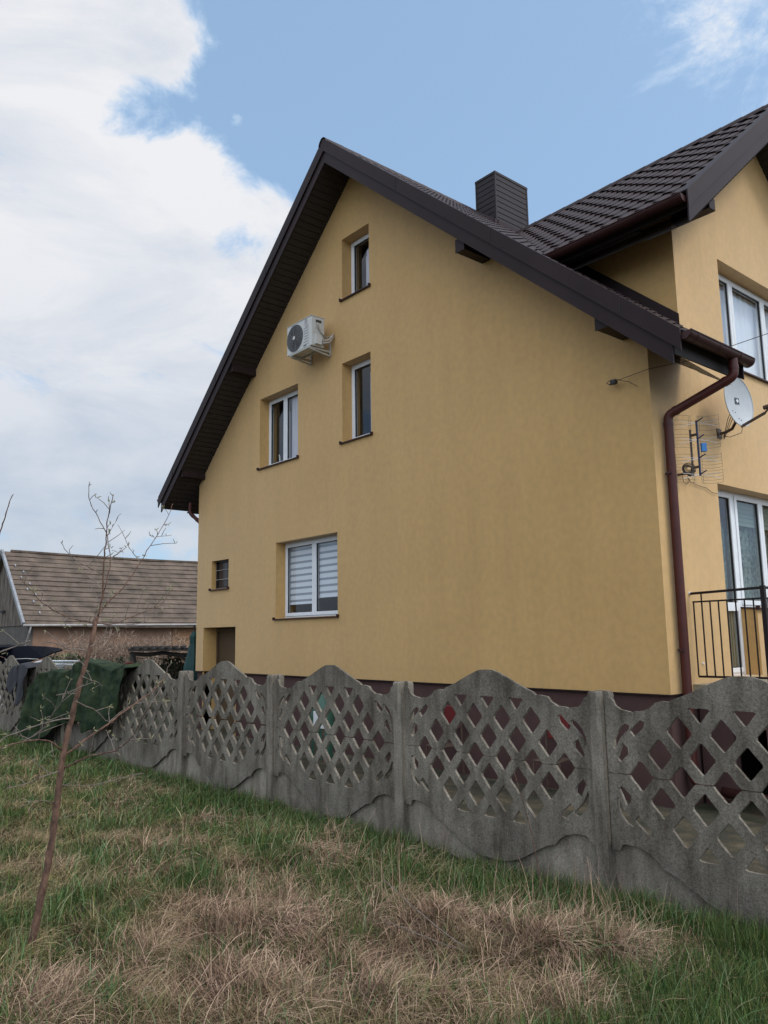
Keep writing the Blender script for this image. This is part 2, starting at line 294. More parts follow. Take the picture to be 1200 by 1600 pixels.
# ------------------------------------------------------------------ house
W = 12.133; XR = W/2; K = .868; ZT = 10.09; ZS = ZT-.42; OV = .68; LEN = 12.0; XE = W+.82; XE0 = -.82; YB = .84; YR = 3.58; YB2 = 2*YR-YB
KD = .84; ZD = 9.13; XV = W+.64; YE = .12
zt = lambda x: ZT-K*abs(x-XR); zs = lambda x: ZS-K*abs(x-XR)
zdt = lambda y: ZD-KD*abs(y-YR); zds = lambda y: ZD-.42-KD*abs(y-YR)
house = empty('house', (XR, 0, -1.1), 'two-storey ochre house with dark brown tiled gable roof', 'house')
RD = .23
wins = dict(A=(5.742, 6.577, 7.19, 8.428), B=(5.72, 6.584, 4.359, 5.902), C=(2.763, 4.233, 4.359, 5.902), G=(3.434, 5.542, 1.128, 2.676), K=(.701, 1.482, 1.863, 2.509))
rect = lambda a: [(a[0], a[2]), (a[1], a[2]), (a[1], a[3]), (a[0], a[3])]
NX0, NX1, NZ = .353, 1.826, .991
gable = [(0, 0), (NX0, 0), (NX0, NZ), (NX1, NZ), (NX1, 0), (W, 0), (W, zs(W)+.1), (XR, ZS+.1), (0, zs(0)+.1)]
wl = MB()
fg = lambda u, v, w: (u, w, v); ff = lambda u, v, w: (W-w, u, v)
wl.prism([gable]+[rect(a) for a in wins.values()], fg, 0)
for a in wins.values():                                   # reveals
    d = RD if a is not wins['K'] else .12
    x0, x1, z0, z1 = a
    for (p, q) in (((x0, z0), (x1, z0)), ((x1, z0), (x1, z1)), ((x1, z1), (x0, z1)), ((x0, z1), (x0, z0))): wl.quad((p[0], 0, p[1]), (q[0], 0, q[1]), (q[0], d+.2, q[1]), (p[0], d+.2, p[1]))
# basement recess
wl.quad((NX0, 0, -1.5), (NX0, .38, -1.5), (NX0, .38, NZ), (NX0, 0, NZ)); wl.quad((NX1, 0, -1.5), (NX1, .38, -1.5), (NX1, .38, NZ), (NX1, 0, NZ)); wl.quad((NX0, 0, NZ), (NX1, 0, NZ), (NX1, .38, NZ), (NX0, .38, NZ))
UW = (2.1, 5.06, 4.57, 6.2); DR = (1.56, 2.42, .13, 2.75); DW = (2.42, 3.95, 1.07, 2.75)
door_hole = [(DR[0], DR[2]), (DR[1], DR[2]), (DR[1], DW[2]), (DW[1], DW[2]), (DW[1], DW[3]), (DR[0], DR[3])]
front = [(0, 0), (LEN, 0), (LEN, zs(W)+.1), (YB2, zs(W)+.1), (YB2, zds(YB2)+.1), (YR, zds(YR)+.1), (YB, zds(YB)+.1), (YB, zs(W)+.1), (0, zs(W)+.1)]
wl.prism([front, rect(UW), door_hole], ff, 0)
for h in (rect(UW), door_hole):
    for i in range(len(h)):
        p, q = h[i], h[(i+1) % len(h)]; wl.quad((W, p[0], p[1]), (W, q[0], q[1]), (W-RD-.2, q[0], q[1]), (W-RD-.2, p[0], p[1]))
wl.quad((0, 0, 0), (0, LEN, 0), (0, LEN, zs(0)+.1), (0, 0, zs(0)+.1))
wl.prism([[(0, -.1), (W, -.1), (W, zs(W)+.1), (XR, ZS+.1), (0, zs(0)+.1)]], lambda u, v, w: (u, LEN, v), 0)
for yy in (YB, YB2):                                      # cheeks of the cross gable
    zz = zds(yy)+.1; xm = XR+(ZT-zz)/K-.3
    wl.add([(W, yy, zs(W)-.1), (W, yy, zz), (xm, yy, zz), (xm, yy, zs(xm)-.1)], [(0, 1, 2, 3)])
wl.build('wall', 'plaster', house)
ins = MB()
for z_ in (.04, 3.0, 6.35): ins.box((.25, .45, z_), (W-.45, LEN-.2, z_+.08))
ins.box((.3, 3.9, .13), (W-4.5, 3.98, 8.2)); ins.box((W-4.3, .45, .13), (W-4.2, LEN-.2, 6.2))
ins.build('inner_wall', 'interior', house)
pl = MB(); e = .035
pl.prism([[(e, -1.6), (NX0, -1.6), (NX0, -.004), (e, -.004)]], lambda u, v, w: (u, e+w, v), .2)
pl.prism([[(NX1, -1.6), (W-e, -1.6), (W-e, -.004), (NX1, -.004)]], lambda u, v, w: (u, e+w, v), .2)
pl.box((W-e, e+.2, -1.6), (W-.25, LEN-e, -.004)); pl.box((e, e+.2, -1.6), (.2, LEN-e, -.004))
pl.build('plinth', 'plinth', house)
dp = MB(); dp.box((NX1, -.012, -.018), (W+.012, 0.03, -.003)); dp.box((0, -.012, -.018), (NX0, .03, -.003)); dp.box((W-.02, .03, -.018), (W+.012, .5, -.003)); dp.build('drip_edge', 'trim', house)
nb = MB(); nb.box((NX0+.002, .38, -1.5), (NX1-.002, .44, NZ)); nb.build('recess_panel', 'niche', house)
nf = MB(); nf.box((NX0+.02, .33, -1.5), (NX0+.07, .378, NZ-.03)); nf.box((NX0+.07, .33, NZ-.09), (NX1-.02, .378, NZ-.03)); nf.build('recess_frame', 'niche', house)

# tiled roof sheets ---------------------------------------------------------
def tile_sheet(o, along, down, nrm, length, run, keep=None, per=.183, step=.35, na=10, amp=.016, lip=.022, sc=.028):
    mb = MB(); cols = int(length/per*na); rows = int(math.ceil(run/step))
    us = [i*length/cols for i in range(cols+1)]; vs = []
    for r in range(rows):
        v0 = r*step; v1 = min(run, (r+1)*step)
        for f_, h_ in ((0, 0.), (.5, .4), (1., 1.)): vs.append((v0+(v1-v0)*f_, h_*lip))
    g_ = []
    for v, h in vs:
        for u in us:
            ph = 2*math.pi*u/per; hw = amp*(math.cos(ph)+.2*math.cos(2*ph)); dv = sc*math.cos(ph)*(1 if h > .9*lip else 0)
            g_.append(o+along*u+down*(v+dv)+nrm*(hw+h+.02))
    n_ = len(us); fs = []
    for j in range(len(vs)-1):
        for i in range(cols):
            c = (g_[j*n_+i]+g_[(j+1)*n_+i+1])*.5
            if keep and not keep(c): continue
            fs.append((j*n_+i, j*n_+i+1, (j+1)*n_+i+1, (j+1)*n_+i))
    return mb.add(g_, fs)
cN = 1/math.hypot(1, K)
def in_dormer(p, mrg=.15):
    if not (YB < p.y < YB2): return False
    if p.x > W+.02: return True
    return p.x > XR and (ZD-KD*abs(p.y-YR)) - (ZT-K*(p.x-XR)) > mrg
runR = (XE-XR)/cN; 
roof = MB(); 
a = tile_sheet(Vector((XR, -OV+.08, ZT-.02)), Vector((0, 1, 0)), Vector((cN, 0, -K*cN)), Vector((K*cN, 0, cN)), LEN+.6+OV-.08, runR, lambda p: not in_dormer(p)); roof.add(a.v, a.f)
a = tile_sheet(Vector((XR, -OV+.08, ZT-.02)), Vector((0, 1, 0)), Vector((-cN, 0, -K*cN)), Vector((-K*cN, 0, cN)), LEN+.6+OV-.08, runR, na=6); roof.add(a.v, a.f)
ro = roof.build('roof', 'tile', house); ro.data.shade_smooth()
try: ro.data.set_sharp_from_angle(angle=R_(32))
except Exception: pass
cD = 1/math.hypot(1, KD)
def keep_d(p):
    zm = ZT-K*(p.x-XR); return p.z > zm-.06
dr = MB(); run = (YR-YE)/cD
a = tile_sheet(Vector((6.6, YR, ZD-.02)), Vector((1, 0, 0)), Vector((0, -cD, -KD*cD)), Vector((0, -KD*cD, cD)), XV-.08-6.6, run, keep_d, per=.27, step=.36, na=16, amp=.016, lip=.028, sc=.055); dr.add(a.v, a.f)
a = tile_sheet(Vector((6.6, YR, ZD-.02)), Vector((1, 0, 0)), Vector((0, cD, -KD*cD)), Vector((0, KD*cD, cD)), XV-.08-6.6, run, keep_d, na=6); dr.add(a.v, a.f)
do = dr.build('dormer_roof', 'tile', house); do.data.shade_smooth()
try: do.data.set_sharp_from_angle(angle=R_(32))
except Exception: pass
# ridge caps
rc = MB(); n_ = 30
for i in range(n_):
    y0 = -OV-.02+i*(LEN+.7+OV)/n_; y1 = y0+(LEN+.7+OV)/n_+.02; r_ = .085
    pr = [(XR-.13, ZT-.07), (XR-.10, ZT+.0), (XR-.04, ZT+.06), (XR+.04, ZT+.06), (XR+.10, ZT), (XR+.13, ZT-.07)]
    vs = [(x, y0, z) for x, z in pr]+[(x, y1, z+.006) for x, z in pr]; rc.add(vs, [(k, k+1, k+7, k+6) for k in range(5)])
rc.build('ridge_cap', 'tile', house)
rc = MB()
for i in range(16):
    x0 = 7.0+i*(XV-7.0)/16; x1 = x0+(XV-7.0)/16+.02; pr = [(YR-.13, ZD-.07), (YR-.10, ZD), (YR-.04, ZD+.05), (YR+.04, ZD+.05), (YR+.10, ZD), (YR+.13, ZD-.07)]
    rc.add([(x0, y, z) for y, z in pr]+[(x1, y, z+.008) for y, z in pr], [(k, k+1, k+7, k+6) for k in range(5)])
rc.build('dormer_ridge_cap', 'tile', house)
# verge boards: upper trim and lower fascia on each rake
def rake_strip(mb, pl, lim, o0, o1, y0, y1, front_gable=True):
    """sloped board, o0/o1 vertical offsets below the roof top line, between depth y0,y1"""
    for sgn in (-1, 1):
        c0 = 0.0; c1 = lim[0] if sgn < 0 else lim[1]
        def P(t, off, d): return pl(sgn, t, off, d)
        vs = [P(t, off, d) for t in (c0, c1) for off in (o0, o1) for d in (y0, y1)]
        mb.add(vs, [(0, 1, 5, 4), (2, 6, 7, 3), (0, 4, 6, 2), (1, 3, 7, 5), (4, 5, 7, 6), (0, 2, 3, 1)])
Pm = lambda s, t, off, d: (XR+s*t, d, ZT-K*t-off)
Pd = lambda s, t, off, d: (d, YR+s*t, ZD-KD*t-off)
hw = XE-XR
v1 = MB(); rake_strip(v1, Pm, (hw, hw), -.05, .20, -OV, -OV+.02); rake_strip(v1, Pm, (hw, hw), -.062, -.05, -OV, -OV+.15)
ob = v1.build('verge_trim', 'trim', house)
sc_ = MB()
for s in (-1, 1):
    for t in (1.1, 2.1, 3.2, 4.3, 5.4, 6.4):
        p = Vector(Pm(s, t, .16, -OV-.003)); sc_.tube([p, p-Vector((0, .004, 0))], .008, 6)
    for t in (2.05, 4.1, 6.15): p0 = Vector(Pm(s, t, -.05, -OV-.003)); p1 = Vector(Pm(s, t-.02, .2, -OV-.003)); sc_.bar(p0, p1, .006, .004, (0, 1, 0))
sc_.build('rivet', 'gasket', ob)
v2 = MB(); rake_strip(v2, Pm, (hw-.12, hw-.12), .20, .43, -OV+.03, -OV+.055); v2.build('fascia_board', 'trim', house)
v3 = MB(); rake_strip(v3, Pd, (YR-YE, YR-YE), -.05, .19, XV-.02, XV); rake_strip(v3, Pd, (YR-YE, YR-YE), -.062, -.05, XV-.15, XV); v3.build('dormer_verge_trim', 'trim', house)
v4 = MB(); rake_strip(v4, Pd, (YR-YE-.05, YR-YE-.05), .19, .40, XV-.05, XV-.03); v4.build('dormer_fascia_board', 'trim', house)
# end cut of the main eave beside the bay
for yy in (YB-.02, YB2+.02): ec = MB(); ec.prism([[(W-.05, zt(W-.05)+.0), (XE, zt(XE)+.0), (XE, zt(XE)-.25), (W-.05, zs(W-.05)-.02)]], lambda u, v, w: (u, yy+w, v), .018); ec.build('eave_end_board', 'trim', house)
# soffit boards
sf = MB(); bw = .10
def soffit(mb, P, t0, t1, d0, d1, keep=None):
    n_ = int((t1-t0)/bw)
    for i in range(n_):
        a, b = t0+i*bw, t0+(i+1)*bw-.012
        if keep and not keep((a+b)/2): continue
        for (q0, q1, o_) in ((a, b, .42), (b, b+.012, .412)):
            mb.add([P(q0, o_, d0), P(q1, o_, d0), P(q1, o_, d1), P(q0, o_, d1)], [(0, 1, 2, 3)])
for s in (-1, 1):
    soffit(sf, lambda t, o, d: Pm(s, t, o, d), 0, hw-.1, -OV+.03, .02)
    nn = int((hw-.1)/bw)
soffit(sf, lambda t, o, d: Pm(1, t, o, d), XR-.02, hw-.1, .02, YB-.02)
soffit(sf, lambda t, o, d: Pm(1, t, o, d), XR-.02, hw-.1, YB2+.02, LEN+.6)
soffit(sf, lambda t, o, d: Pm(-1, t, o, d), XR-.02, hw-.1, .02, LEN+.6)
for s in (-1, 1): soffit(sf, lambda t, o, d: Pd(s, t, o, d), 0, YR-YE-.05, W-.02, XV-.03)
# soffit along the dormer eave
soffit(sf, lambda t, o, d: Pd(-1, t, o, d), YR-YB-.02, YR-YE-.05, 9.4, W-.02)
sf.build('soffit', 'soffit', house)
lin = MB()                                             # ceiling lining under the rafters (closes the attic)
lin.quad((XR, .0, ZS+.12), (0, .0, zs(0)+.12), (0, LEN, zs(0)+.12), (XR, LEN, ZS+.12))
lin.quad((XR, .0, ZS+.12), (W, .0, zs(W)+.12), (W, YB, zs(W)+.12), (XR, YB, ZS+.12))
lin.quad((XR, YB2, ZS+.12), (W, YB2, zs(W)+.12), (W, LEN, zs(W)+.12), (XR, LEN, ZS+.12))
lin.quad((XR, YB, ZS+.12), (XR+1.6, YB, zs(XR+1.6)+.12), (XR+1.6, YB2, zs(XR+1.6)+.12), (XR, YB2, ZS+.12))
lin.quad((W, YR, ZD-.30), (W, YB, zds(YB)+.12), (8.0, YB, zds(YB)+.12), (8.0, YR, ZD-.30)); lin.quad((W, YR, ZD-.30), (W, YB2, zds(YB2)+.12), (8.0, YB2, zds(YB2)+.12), (8.0, YR, ZD-.30))
lin.build('roof_lining', 'interior', house)
# eave fascias
ef = MB()
for x0, x1 in ((XE-.13, XE-.11), (XE0+.11, XE0+.13)):
    ye = ((-OV+.06, YB-.02), (YB2+.02, LEN+.6)) if x0 > 6 else ((-OV+.06, LEN+.6),)
    for a_, b_ in ye: ef = MB(); ef.box((x0, a_, zt(XE)-.20), (x1, b_, zt(XE)+.06)); ef.build('eave_fascia', 'soffit', house)
ef = MB(); ef.box((10.2, YE+.10, zdt(YE)-.13), (XV-.06, YE+.12, zdt(YE)+.03)); ef.build('eave_fascia', 'soffit', house)
for yy, s in ((YB, -1), (YB2, 1)):                     # flashing where the cheek meets the roof
    fl = MB()
    x0 = XR+(ZT-zds(yy)-.1)/K
    vs = []
    for x in (x0-.1, W+.02):
        z = zt(x)+.03; vs += [(x, yy+s*.012, z), (x, yy+s*.012, z+.17)]
    fl.add(vs, [(0, 1, 3, 2)]); fl.add([(v[0], v[1]+s*.012, v[2]) for v in vs], [(0, 1, 3, 2)]); fl.build('roof_flashing', 'trim', house)
# purlin ends
def purlin(x, z, w=.17, h=.17, x1=None):
    b = MB(); b.box((x-w/2, -OV+.1, z-h/2), (x+w/2, .0, z+h/2)); o = b.build('purlin_end', 'trim', house, bevel=.004)
    c = MB(); c.box((x-w/2-.008, -OV+.085, z-h/2-.008), (x+w/2+.008, -OV+.1, z+h/2+.008)); c.build('purlin_cap', 'trim', o)
purlin(11.87, 4.62, .17, .17); purlin(9.47, 6.63, .17, .2); purlin(2.5, 6.60, .17, .22); purlin(.22, 4.60, .17, .16)
pb = MB(); pb.box((W, YB+.02, 6.33), (XV-.09, YB+.18, 6.50)); pb.build('purlin_end', 'trim', house, bevel=.004)
pb = MB(); pb.box((W, YB2-.18, 6.33), (XV-.09, YB2-.02, 6.50)); pb.build('purlin_end', 'trim', house, bevel=.004)

# gutters and downpipes -----------------------------------------------------
def gutter(p0, p1, r=.088, name='gutter', brackets=3, outn=None):
    p0 = Vector(p0); p1 = Vector(p1); d = (p1-p0).normalized(); s = d.cross(Vector((0, 0, 1))).normalized(); mb = MB(); n = 12
    def ring(p, rr): return [p+s*math.cos(math.pi+math.pi*i/n)*rr+Vector((0, 0, math.sin(math.pi+math.pi*i/n)*rr)) for i in range(n+1)]
    a, b, c, e_ = ring(p0, r), ring(p1, r), ring(p0, r-.006), ring(p1, r-.006); k = n+1
    mb.add(a+b+c+e_, [(i, i+1, k+i+1, k+i) for i in range(n)]+[(2*k+i, 3*k+i, 3*k+i+1, 2*k+i+1) for i in range(n)]+[tuple(range(k)), tuple(range(k, 2*k))[::-1]])
    for sg in (-1, 1): mb.tube([p0+s*sg*r, p1+s*sg*r], .011, 8)
    for t in (.02, .98):
        p = p0+(p1-p0)*t; q = ring(p, r+.004); q2 = ring(p+d*.05, r+.004); mb.add(q+q2, [(i, i+1, k+i+1, k+i) for i in range(n)])
    o = mb.build(name, 'gutter', house, smooth=False); o.data.shade_smooth()
    try: o.data.set_sharp_from_angle(angle=R_(40))
    except Exception: pass
    for i in range(brackets):
        p = p0+(p1-p0)*((i+.35)/brackets); bb = MB(); q = ring(p, r+.006); q2 = ring(p+d*.025, r+.006)
        bb.add(q+q2, [(i_, i_+1, k+i_+1, k+i_) for i_ in range(n)]); bb.build('gutter_bracket', 'gutter', o)
    return o
gzv = zt(XE)+.02
g1 = gutter((XE+.03, -OV+.03, gzv), (XE+.03, YB+.06, gzv-.01)); gutter((XE+.03, YB2-.06, gzv), (XE+.03, LEN+.6, gzv))
gutter((XE0-.03, -OV+.03, gzv), (XE0-.03, LEN+.6, gzv), brackets=6)
gzd = zdt(YE)-.02
gutter((10.35, YE-.03, gzd), (XV-.04, YE-.03, gzd), brackets=3)
def downpipe(pts, r=.057, name='downpipe'):
    P = [Vector(p) for p in pts]; sm = [P[0]]
    for i in range(1, len(P)-1):
        a, b, c = P[i-1], P[i], P[i+1]; u = (a-b).normalized(); v = (c-b).normalized(); k = .07
        for t in (0, .25, .5, .75, 1): sm.append((b+u*k)*(1-t)**2+b*2*t*(1-t)+(b+v*k)*t**2)
    sm.append(P[-1]); mb = MB().tube(sm, r, 16)
    for i in range(1, len(P)-1):
        for q in (P[i-1], P[i+1]):
            d = (q-P[i]).normalized(); mb.tube([P[i]+d*.09, P[i]+d*.14], r+.005, 16)
    o = mb.build(name, 'pipe', house); o.data.shade_smooth()
    try: o.data.set_sharp_from_angle(angle=R_(40))
    except Exception: pass
    return o
px_, py_ = W+.075, .25
d1 = downpipe([(XE+.03, .50, gzv-.03), (XE+.03, .50, gzv-.30), (px_, py_, 3.47), (px_, py_, -1.0), (px_+.30, py_+.08, -1.22)])
for z_ in (2.72, .52):
    cl = MB(); cl.tube([(px_, py_, z_-.018), (px_, py_, z_+.018)], .056, 16); cl.bar((px_-.09, py_-.02, z_), (px_-.03, py_, z_), .02, .03); cl.bar((px_-.02, py_-.075, z_), (px_+.03, py_-.06, z_), .02, .03); cl.build('pipe_clamp', 'gutter', d1)
downpipe([(XE0+.45, -.05, gzv-.10), (XE0+.45, -.05, 3.78), (-.1, .10, 3.52), (-.1, .2, 3.35), (-.1, .2, -1.0)], .045)
sp = MB(); sp.tube([(12.45, .45, -1.13), (13.9, .55, -1.22)], .06, 12); sp.build('drain_pipe', 'gutter', house, smooth=True)

# chimney ------------------------------------------------------------------
cx0, cx1, cy0, cy1, cz1 = 6.40, 6.96, 3.21, 4.27, 10.57
ch = MB(); ch.box((cx0+.012, cy0+.012, 8.9), (cx1-.012, cy1-.012, cz1-.03)); cho = ch.build('chimney', 'slate', house)
lp = MB(); nb_ = 9; hz = .125
for i in range(nb_+4):
    z1 = cz1-.06-i*hz; z0 = z1-hz+.016
    if z0 < 9.1: break
    lp.box((cx0+.03, cy0, z0), (cx1-.03, cy0+.012, z1)); lp.box((cx1-.012, cy0+.03, z0), (cx1, cy1-.03, z1)); lp.box((cx0, cy0+.03, z0), (cx0+.012, cy1-.03, z1))
lp.build('cladding_panel', 'slate', cho, bevel=.003)
cp = MB()
for x in (cx0, cx1):
    for y in (cy0, cy1): cp.box((x-.028 if x == cx1 else x-.008, y-.008 if y == cy0 else y-.03, 9.0), (x+.008 if x == cx1 else x+.028, y+.03 if y == cy0 else y+.008, cz1-.031))
cp.box((cx0-.012, cy0-.012, cz1-.055), (cx1+.012, cy1+.012, cz1)); cp.build('corner_trim', 'slate', cho)
cf = MB(); cf.box((cx1+.01, cy0-.12, zt(cx1)-.1), (cx1+.06, cy1+.1, zt(cx1)+.09)); 
vs = [(cx0-.05, cy0-.06, zt(cx0)+.04), (cx1+.1, cy0-.06, zt(cx1+.1)+.06), (cx1+.1, cy0-.02, zt(cx1+.1)+.16), (cx0-.05, cy0-.02, zt(cx0)+.12)]; cf.add(vs, [(0, 1, 2, 3)])
cf.build('chimney_flashing', 'trim', cho)

# windows -------------------------------------------------------------------
def window(a, F, splits, d=RD, fr=.070, sash=.066, sill=True, matf='white', name='window', sillmat='gutter', kids=None):
    """F(u,v,w): u along the wall, v height, w depth inwards"""
    x0, x1, z0, z1 = a; mb = MB()
    def bx(u0, u1, v0, v1, w0, w1): mb_ = [F(u, v, w) for w in (w0, w1) for u, v in ((u0, v0), (u1, v0), (u1, v1), (u0, v1))]; return mb_, [(0,3,2,1),(4,5,6,7),(0,1,5,4),(1,2,6,5),(2,3,7,6),(3,0,4,7)]
    def ring(m_, u0, u1, v0, v1, t, w0, w1):
        for q in (bx(u0, u0+t, v0, v1, w0, w1), bx(u1-t, u1, v0, v1, w0, w1), bx(u0+t, u1-t, v0, v0+t, w0, w1), bx(u0+t, u1-t, v1-t, v1, w0, w1)): m_.add(*q)
    ring(mb, x0, x1, z0, z1, fr, d, d+.07); wo = mb.build(name, matf, house, bevel=.004)
    ed = [x0+fr*.55]+[x0+(x1-x0)*s for s in splits]+[x1-fr*.55]
    for i in range(len(ed)-1):
        u0, u1 = ed[i]+.004, ed[i+1]-.004; v0, v1 = z0+fr*.55, z1-fr*.55
        s_ = MB(); ring(s_, u0, u1, v0, v1, sash, d-.018, d+.05); s_.build('sash', matf, wo, bevel=.004)
        gk = MB(); ring(gk, u0+sash-.002, u1-sash+.002, v0+sash-.002, v1-sash+.002, .009, d+.0, d+.03); gk.build('gasket', 'gasket', wo)
        p = MB(); p.add([F(u, v, d+.02) for u, v in ((u0+sash, v0+sash), (u1-sash, v0+sash), (u1-sash, v1-sash), (u0+sash, v1-sash))], [(0, 1, 2, 3)]); p.build('pane', 'glass', wo)
    if sill:
        s_ = MB(); s_.add([F(u, v, w) for w, v in ((d+.01, z0+.012), (-.045, z0-.012), (-.045, z0-.032), (d+.01, z0-.010)) for u in (x0-.03, x1+.03)], [(0, 1, 3, 2), (2, 3, 5, 4), (4, 5, 7, 6), (6, 7, 1, 0), (0, 2, 4, 6), (1, 7, 5, 3)])
        for u in (x0-.04, x1+.015):
            q = bx(u, u+.025, z0-.04, z0+.02, -.055, .0); s_.add(*q)
        s_.build('sill', sillmat, wo)
    return wo
def curtain(wo, F, u0, u1, z0, z1, w, m='curtain', waves=6, amp=.02, cut=None, name='curtain'):
    mb = MB(); n = 60; vs = []
    for j in range(2):
        for i in range(n+1):
            u = u0+(u1-u0)*i/n; zz = (z0, z1)[j]
            if cut and j: zz = cut(u, zz)
            vs.append(F(u, zz, w+amp*math.sin(i/n*waves*2*math.pi)+amp*.4*math.sin(i*1.7)))
    mb.add(vs, [(i, i+1, n+2+i, n+1+i) for i in range(n)]); o = mb.build(name, m, wo); o.data.shade_smooth(); return o
wA = window(wins['A'], fg, []); curtain(wA, fg, 6.06, 6.53, 7.27, 8.36, RD+.12, cut=lambda u, z: z-max(0, (6.25-u))*1.5)
wB = window(wins['B'], fg, []); curtain(wB, fg, 6.12, 6.56, 4.42, 5.72, RD+.14)
wC = window(wins['C'], fg, [.46]); curtain(wC, fg, 3.52, 4.2, 4.42, 5.86, RD+.1, waves=9, amp=.012); curtain(wC, fg, 3.20, 3.44, 4.42, 5.55, RD+.12, cut=lambda u, z: z-max(0, (3.36-u))*1.5)
vz = MB(); vz.tube([(3.07, RD+.1, 4.42), (3.05, RD+.1, 4.62), (3.02, RD+.1, 4.66)], .012, 8); vz.build('ornament', 'white', wC)
wG = window(wins['G'], fg, [.5])
def zebra(wo, u0, u1, z0, z1, w):
    n = int((z1-z0)/.085); a_ = MB(); b_ = MB(); k = 0; z = z1
    while z > z0:
        h = .085 if k % 2 == 0 else .045; (a_ if k % 2 == 0 else b_).quad((u0, w, z), (u1, w, z), (u1, w-.006*(k % 2 == 0), max(z0, z-h)), (u0, w-.006*(k % 2 == 0), max(z0, z-h))); z -= h; k += 1
    a_.box((u0, w-.012, z0-.02), (u1, w+.008, z0)); a_.build('blind', 'blind', wo); b_.build('blind_band', 'blindd', wo)
zebra(wG, 3.52, 4.42, 1.42, 2.62, RD+.075); zebra(wG, 4.55, 5.46, 1.52, 2.62, RD+.075)
wK = window(wins['K'], fg, [], d=.12, fr=.03, sash=.02, matf='brownglass')
for o_ in [q_ for q_ in bpy.data.objects if q_.parent == wK and q_.name.startswith(('pane', 'gasket'))]: bpy.data.objects.remove(o_)
kb = MB(); x0, x1, z0, z1 = wins['K']
kb.box((x0+.05, .145, z0+.05), (x1-.05, .16, z1-.05)); kb.build('patterned_pane', 'brownglass', wK)
gr = MB()
for t in (1/3, 2/3): gr.tube([(x0+.03, .10, z0+(z1-z0)*t), (x1-.03, .10, z0+(z1-z0)*t)], .006, 6)
gr.build('grille_bar', 'galv', wK)
gr = MB()
for t in (.25, .5, .75): gr.tube([(x0+(x1-x0)*t, .104, z0+.03), (x0+(x1-x0)*t, .104, z1-.03)], .005, 6)
gr.build('grille_bar', 'cable', wK)
wU = window(UW, ff, [.27, .64]); 
cu = curtain(wU, ff, 2.2, 4.95, 4.62, 6.12, RD+.12, m='blind', waves=14, amp=.008)
# balcony door next to its window
mbd = window(DR, ff, [], sill=False, name='balcony_door'); 
md_ = MB(); md_.prism([[(DR[0]+.06, 1.02), (DR[1]-.06, 1.02), (DR[1]-.06, 1.14), (DR[0]+.06, 1.14)]], lambda u, v, w: (W-RD+.02-w, u, v), .06); md_.build('mid_rail', 'white', mbd)
md_ = MB(); md_.prism([[(DR[0]+.08, .22), (DR[1]-.08, .22), (DR[1]-.08, 1.02), (DR[0]+.08, 1.02)]], lambda u, v, w: (W-RD-.05-w, u, v), .01)
for i in range(9): u = DR[0]+.12+i*.072; md_.prism([[(u, .23), (u+.03, .23), (u+.03, 1.01), (u, 1.01)]], lambda a_, v, w: (W-RD-.04-w, a_, v), .009)
md_.build('lower_panel', mat('ribbed_panel', (.19, .17, .11), .7), mbd)
curtain(mbd, ff, DR[0]+.1, DR[1]-.1, 1.1, 2.3, RD+.12, 'lace', 5, .015)
wD = window(DW, ff, [.56]); curtain(wD, ff, DW[0]+.05, DW[1]-.05, 1.15, 2.66, RD+.14, 'lace', 9, .018)
rb = MB(); rb.prism([[(DW[0]+.1, 2.28), (DW[1]-.1, 2.28), (DW[1]-.1, 2.68), (DW[0]+.1, 2.68)]], lambda u, v, w: (W-RD-.06-w, u, v), .008)
for i in range(6): rb.prism([[(DW[0]+.1, 2.28+i*.065), (DW[1]-.1, 2.28+i*.065), (DW[1]-.1, 2.292+i*.065), (DW[0]+.1, 2.292+i*.065)]], lambda u, v, w: (W-RD-.052-w, u, v), .008)
rb.build('roller_blind', 'greenblind', wD)

# terrace + railing -----------------------------------------------------------
te = MB(); te.box((W+.002, .53, -.02), (14.6, 5.6, .095)); te.build('terrace_slab', 'slab', house)
te = MB()
te.prism([[(W+.01, -1.55), (12.55, -1.55), (12.55, -.4), (12.95, -.4), (12.95, -1.55), (14.4, -1.55), (14.4, -.022), (W+.01, -.022)]], lambda u, v, w: (u, .62+w, v), .14)
te.box((14.3, .76, -1.55), (14.4, 5.5, -.022)); te.build('terrace_base', 'plinth', house)
te = MB(); te.box((W+.01, 3.0, -1.2), (14.3, 3.05, -.03)); te.build('terrace_shade_sheet', 'dark', house)  # near-black sheet: the shade under the slab put in as colour
rl = MB(); y_ = .60
def rr(p, q, w=.018, h=.018, mb=None): (mb or rl).bar(p, q, w, h)
rl.bar((W-.01, y_, 1.215), (13.06, y_, 1.245), .03, .03); rl.bar((12.17, y_, 1.11), (13.06, y_, 1.12), .02, .02); rl.bar((12.18, y_, .19), (13.06, y_, .195), .025, .025)
rl.bar((13.06, .63, 1.245), (13.06, 5.5, 1.245), .03, .03); rl.bar((13.06, .63, 1.12), (13.06, 5.5, 1.12), .02, .02); rl.bar((13.06, .63, .195), (13.06, 5.5, .195), .025, .025)
ra = rl.build('railing', 'black', house)
for i in range(9):
    b = MB(); x = 12.18+i*.108
    b.bar((x, y_, .2), (x, y_, 1.11 if i not in (1,) else 1.21), .014, .014, (0, 1, 0)); b.build('baluster', 'black', ra)
for i in range(1, 44):
    b = MB(); b.bar((13.06, .6+i*.11, .2), (13.06, .6+i*.11, 1.12), .014, .014, (0, 1, 0)); b.build('baluster', 'black', ra)
for y in (.6, 3.0, 5.45):
    b = MB(); b.bar((13.06, y, .096), (13.06, y, 1.27), .05, .05, (0, 1, 0)); b.build('newel_post', 'black', ra)
kn = MB(); kn.tube([(W, .80, .34), (W+.02, .80, .34)], .014, 10); kn.build('tap_cap', 'white', house)
